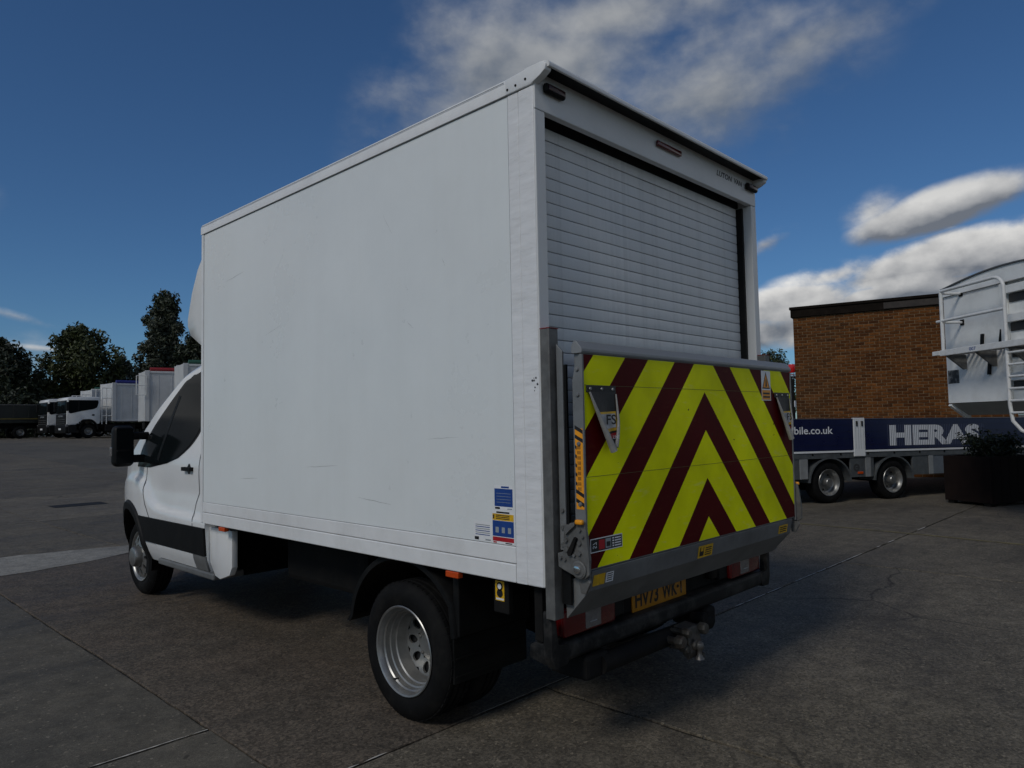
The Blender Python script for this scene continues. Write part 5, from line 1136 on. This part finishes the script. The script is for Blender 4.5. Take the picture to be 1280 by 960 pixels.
def lorry(loc, rz, label, top_col, box_top):
    """+y forward, x across (centre 0)"""
    t = empty('tipper_truck', loc, rz, label=label, cat='truck')
    cabp = [(0,.95), (0,1.35), (.03,2.75), (.10,2.92), (.30,2.97), (2.1,2.97), (2.15,2.90), (2.15,1.05), (1.95,1.0), (1.75,1.25), (1.4,1.42), (1.0,1.40), (.75,1.2), (.62,.98)]
    cab_ = MB().prism([(-a, z) for a, z in cabp], -1.22, 1.22, 'x', bev=.05).build('cab', lw, t, 40)
    MB().bbox(-1.12, 1.12, -.06, .05, 1.78, 2.72, .06, 3).build('windscreen', glass_dark, cab_, 40)
    MB().bbox(-1.14, 1.14, -.08, .045, .55, 1.76, .05, 3).build('grille', black_plastic, cab_, 40)
    MB().bbox(-1.24, 1.24, -.25, .09, .38, .95, .05, 3).build('bumper', black_plastic, cab_, 40)
    for z in (1.05, 1.2, 1.35): MB().box(-1.0, 1.0, .046, .052, z, z+.02).build('grille_bar', alu_panel, cab_)
    text('lettering', 'SCANIA', grey_ink, cab_, (.52, .0465, 1.55), (-1,0,0), (0,0,1), width=1.04, height=.12, off=.02)
    MB().box(-.28, .28, .0905, .097, .62, .74).build('number_plate', white_ink, cab_)
    for sx in (-1, 1):
        w = MB().prism([(-.12,2.74), (-2.02,2.74), (-2.05,2.55), (-1.95,2.22), (-1.75,2.10), (-.95,1.95), (-.25,1.78), (-.12,1.85)], sx*1.219, sx*1.232, 'x').build('side_window', glass_dark, cab_)
        MB().prism([(-.72,2.74), (-.80,2.74), (-.80,1.93), (-.72,1.91)], sx*1.233, sx*1.238, 'x').build('window_pillar', black_plastic, cab_)
        MB().bbox(min(sx*1.225, sx*1.26), max(sx*1.225, sx*1.26), -1.78, -1.62, 1.62, 1.72, .01).build('door_handle', black_plastic, cab_)
        MB().bbox(min(sx*1.10, sx*1.245), max(sx*1.10, sx*1.245), -.10, .07, .82, 1.02, .02).build('headlamp', clear_lens, cab_, 40)
        MB().bbox(min(sx*1.16, sx*1.30), max(sx*1.16, sx*1.30), -.62, -.10, .40, .93, .03).build('cab_step', black_plastic, cab_)
        vs = []; A = [R(a) for a in range(0, 181, 12)]
        for a in A:
            for r_, x in ((.55, 1.0), (.55, 1.24), (.62, 1.25), (.62, 1.0)): vs.append((sx*x, -1.42+r_*math.cos(a), .62+r_*1.22*math.sin(a)))
        MB().add(vs, [(i*4+j, i*4+(j+1) % 4, (i+1)*4+(j+1) % 4, (i+1)*4+j) for i in range(len(A)-1) for j in range(4)]).build('wheel_arch', black_plastic, cab_, 40)
        big_wheel(t, sx*1.18, -1.42, -sx)
        for y in (-5.6, -6.95): big_wheel(t, sx*1.18, y, -sx)
        MB().tube([(sx*1.30, .05, 2.6), (sx*1.42, .06, 2.55)], .02, 6).bbox(min(sx*1.36, sx*1.50), max(sx*1.36, sx*1.50), -.06, .10, 1.95, 2.6, .03).build('mirror', black_plastic, cab_)
    MB().box(-.45, .45, -8.2, -.3, .75, 1.05).build('chassis', dark_steel, t)
    MB().bbox(-1.2, -.6, -4.6, -2.5, .45, .95, .04).build('side_locker', dark_steel, t); MB().bbox(.6, 1.2, -4.6, -2.5, .45, .95, .04).build('side_locker', dark_steel, t)
    hopper(t, -8.4, -2.95, 1.22, box_top, top_col)
    # gantry at the front of the body
    for x in (-1.15, 1.15):
        for y in (-2.3, -2.6): MB().tube([(x, y, 1.0), (x, y, box_top-.35)], .035, 6).build('gantry_post', rail_m, t)
        for z in (1.6, 2.3, 2.9, box_top-.37): MB().tube([(x, -2.28, z), (x, -2.93, z)], .03, 6).build('gantry_rail', rail_m, t)
    return t
def hopper(par, y0, y1, z0, z1, tarp):
    b = MB().bbox(-1.24, 1.24, y0, y1, z0, z1, .03).build('body', lgrey, par)
    for sx in (-1, 1):
        for y in (y0+.12, y1-.12): MB().bbox(min(sx*1.235, sx*1.30), max(sx*1.235, sx*1.30), y-.14, y+.14, z0-.02, z1+.03, .02).build('corner_post', lgrey, b)
        n = 8
        for i in range(1, n):
            y = y0+(y1-y0)*i/n; MB().bbox(min(sx*1.238, sx*1.25), max(sx*1.238, sx*1.25), y-.035, y+.035, z0+.1, z1-.15, .004).build('side_rib', lgrey, b)
        for z in (z0+.03, z1-.08): MB().bbox(min(sx*1.238, sx*1.28), max(sx*1.238, sx*1.28), y0+.26, y1-.26, z-.06, z+.06, .01).build('side_rail', lgrey, b)
        MB().box(min(sx*1.281, sx*1.30), max(sx*1.281, sx*1.30), (y0+y1)/2+.4, (y0+y1)/2+.5, z1-.5, z1+.05).build('tarp_strap', dark_steel, b)
    MB().tube([(-1.1, y0+.15, z1+.09), (-1.1, y1-.3, z1+.09)], .15, 10).build('rolled_sheet', tarp, b, 40)
    MB().bbox(-1.2, 1.2, y0+.3, y1-.35, z1+.005, z1+.07, .02).build('roof_sheet', tarp, b)
    return b
def ladder(par, x, y, z0, z1, wd=.55):
    for dy in (0, wd): MB().tube([(x, y+dy, z0), (x, y+dy, z1)], .03, 6).build('ladder_rail', rail_m, par)
    n = int((z1-z0)/.42)
    for i in range(n+1): MB().tube([(x, y, z0+i*(z1-z0)/n), (x, y+wd, z0+i*(z1-z0)/n)], .024, 6).build('ladder_rung', rail_m, par)
blue_t = mat('blue_sheet', (.015,.022,.16), .6, var=.2, vs=4); red_t = mat('red_sheet', (.26,.012,.016), .6, var=.25, vs=4); green_t = mat('green_sheet', (.02,.09,.06), .6, var=.25, vs=4)
def gpt(px, depth): p = at_depth(px, 540, depth); p.z = gz(p.x, p.y); return p
hdg = R(91); hdt = R(79)
pA = gpt(83, 51) + Matrix.Rotation(hdg, 3, 'Z') @ Vector((1.22, 0, 0))
tA = lorry(pA, hdg, 'nearest white-cabbed tipper truck, with its whole cab side and blue rolled sheet in view', blue_t, 4.02); 
pB = gpt(63, 54.5) + Matrix.Rotation(hdg, 3, 'Z') @ Vector((1.22, .2, 0))
tB = lorry(pB, hdg, 'white-cabbed truck half hidden behind the nearest truck, only its front showing', green_t, 3.7)
def bulk(px, depth, z1, tarp, label, lad, ln=6.2):
    p = gpt(px, depth)+Matrix.Rotation(hdt, 3, 'Z') @ Vector((1.3, 0, 0)); t = empty('bulk_trailer', p, hdt, label=label, cat='trailer')
    hopper(t, -ln, 0, 1.27, z1, tarp); MB().box(-.5, .5, -ln-.1, -.1, .8, 1.26).build('chassis', dark_steel, t)
    for sx in (-1, 1):
        for y in (-1.6, -ln+1.9, -ln+.7): big_wheel(t, sx*1.15, y, -sx)
        MB().tube([(sx*1.2, -.6, .75), (sx*1.2, -ln+2.6, .75)], .03, 6).build('side_guard', alu_panel, t); MB().tube([(sx*1.2, -.6, 1.05), (sx*1.2, -ln+2.6, 1.05)], .03, 6).build('side_guard', alu_panel, t)
    for y, a, b in lad: ladder(t, -1.38, y, a, b)
    return t
bulk(181, 45, 4.42, red_t, 'white bulk trailer with a red rolled sheet and ladder, behind the van mirror', ((-2.35, 1.9, 4.8), (-.05, 2.9, 4.1)))
bulk(229, 41, 4.62, green_t, 'white bulk trailer with a green sheet, mostly hidden behind the van cab', ((-3.2, 1.6, 4.9),))
# dark tipper at the far left edge
pD = gpt(48, 57)+Matrix.Rotation(hdg, 3, 'Z') @ Vector((1.22, 0, 0)); dk = empty('tipper_truck', pD, hdg, label='dark tipper truck at the left edge of the photo', cat='truck')
dgreen = mat('dark_green_body', (.012,.016,.012), .5, var=.3, vs=3)
MB().prism([(3.0,1.2), (2.9,2.6), (-5.6,2.6), (-5.6,1.2)], -1.22, 1.22, 'x', bev=.03).build('body', dgreen, dk)
MB().bbox(-1.25, -1.225, -5.5, 2.8, 1.50, 1.58, .005).build('yellow_stripe', mat('dull_yellow', (.16,.12,.02), .6, var=.3), dk); MB().tube([(-1.24, -5.5, 2.62), (-1.24, 2.85, 2.62)], .03, 6).build('top_rail', galv, dk)
for i in range(9): MB().bbox(-1.26, -1.225, -5.4+i*1.0, -5.3+i*1.0, 1.6, 2.58, .01).build('side_rib', dgreen, dk)
MB().box(-.5, .5, -5.4, 5.0, .8, 1.19).build('chassis', dark_steel, dk)
MB().prism([(3.2,.95), (3.2,2.8), (3.4,2.95), (4.9,2.95), (5.2,1.9), (5.25,.6), (4.9,.6)], -1.2, 1.2, 'x', bev=.05).build('cab', dgreen, dk, 40)
MB().prism([(3.5,1.95), (3.5,2.7), (4.8,2.7), (5.05,1.95)], -1.215, -1.2, 'x').build('side_window', glass_dark, dk)
for sx in (-1, 1):
    for y in (-4.4, -3.0, 1.2, 4.2): big_wheel(dk, sx*1.16, y, -sx)
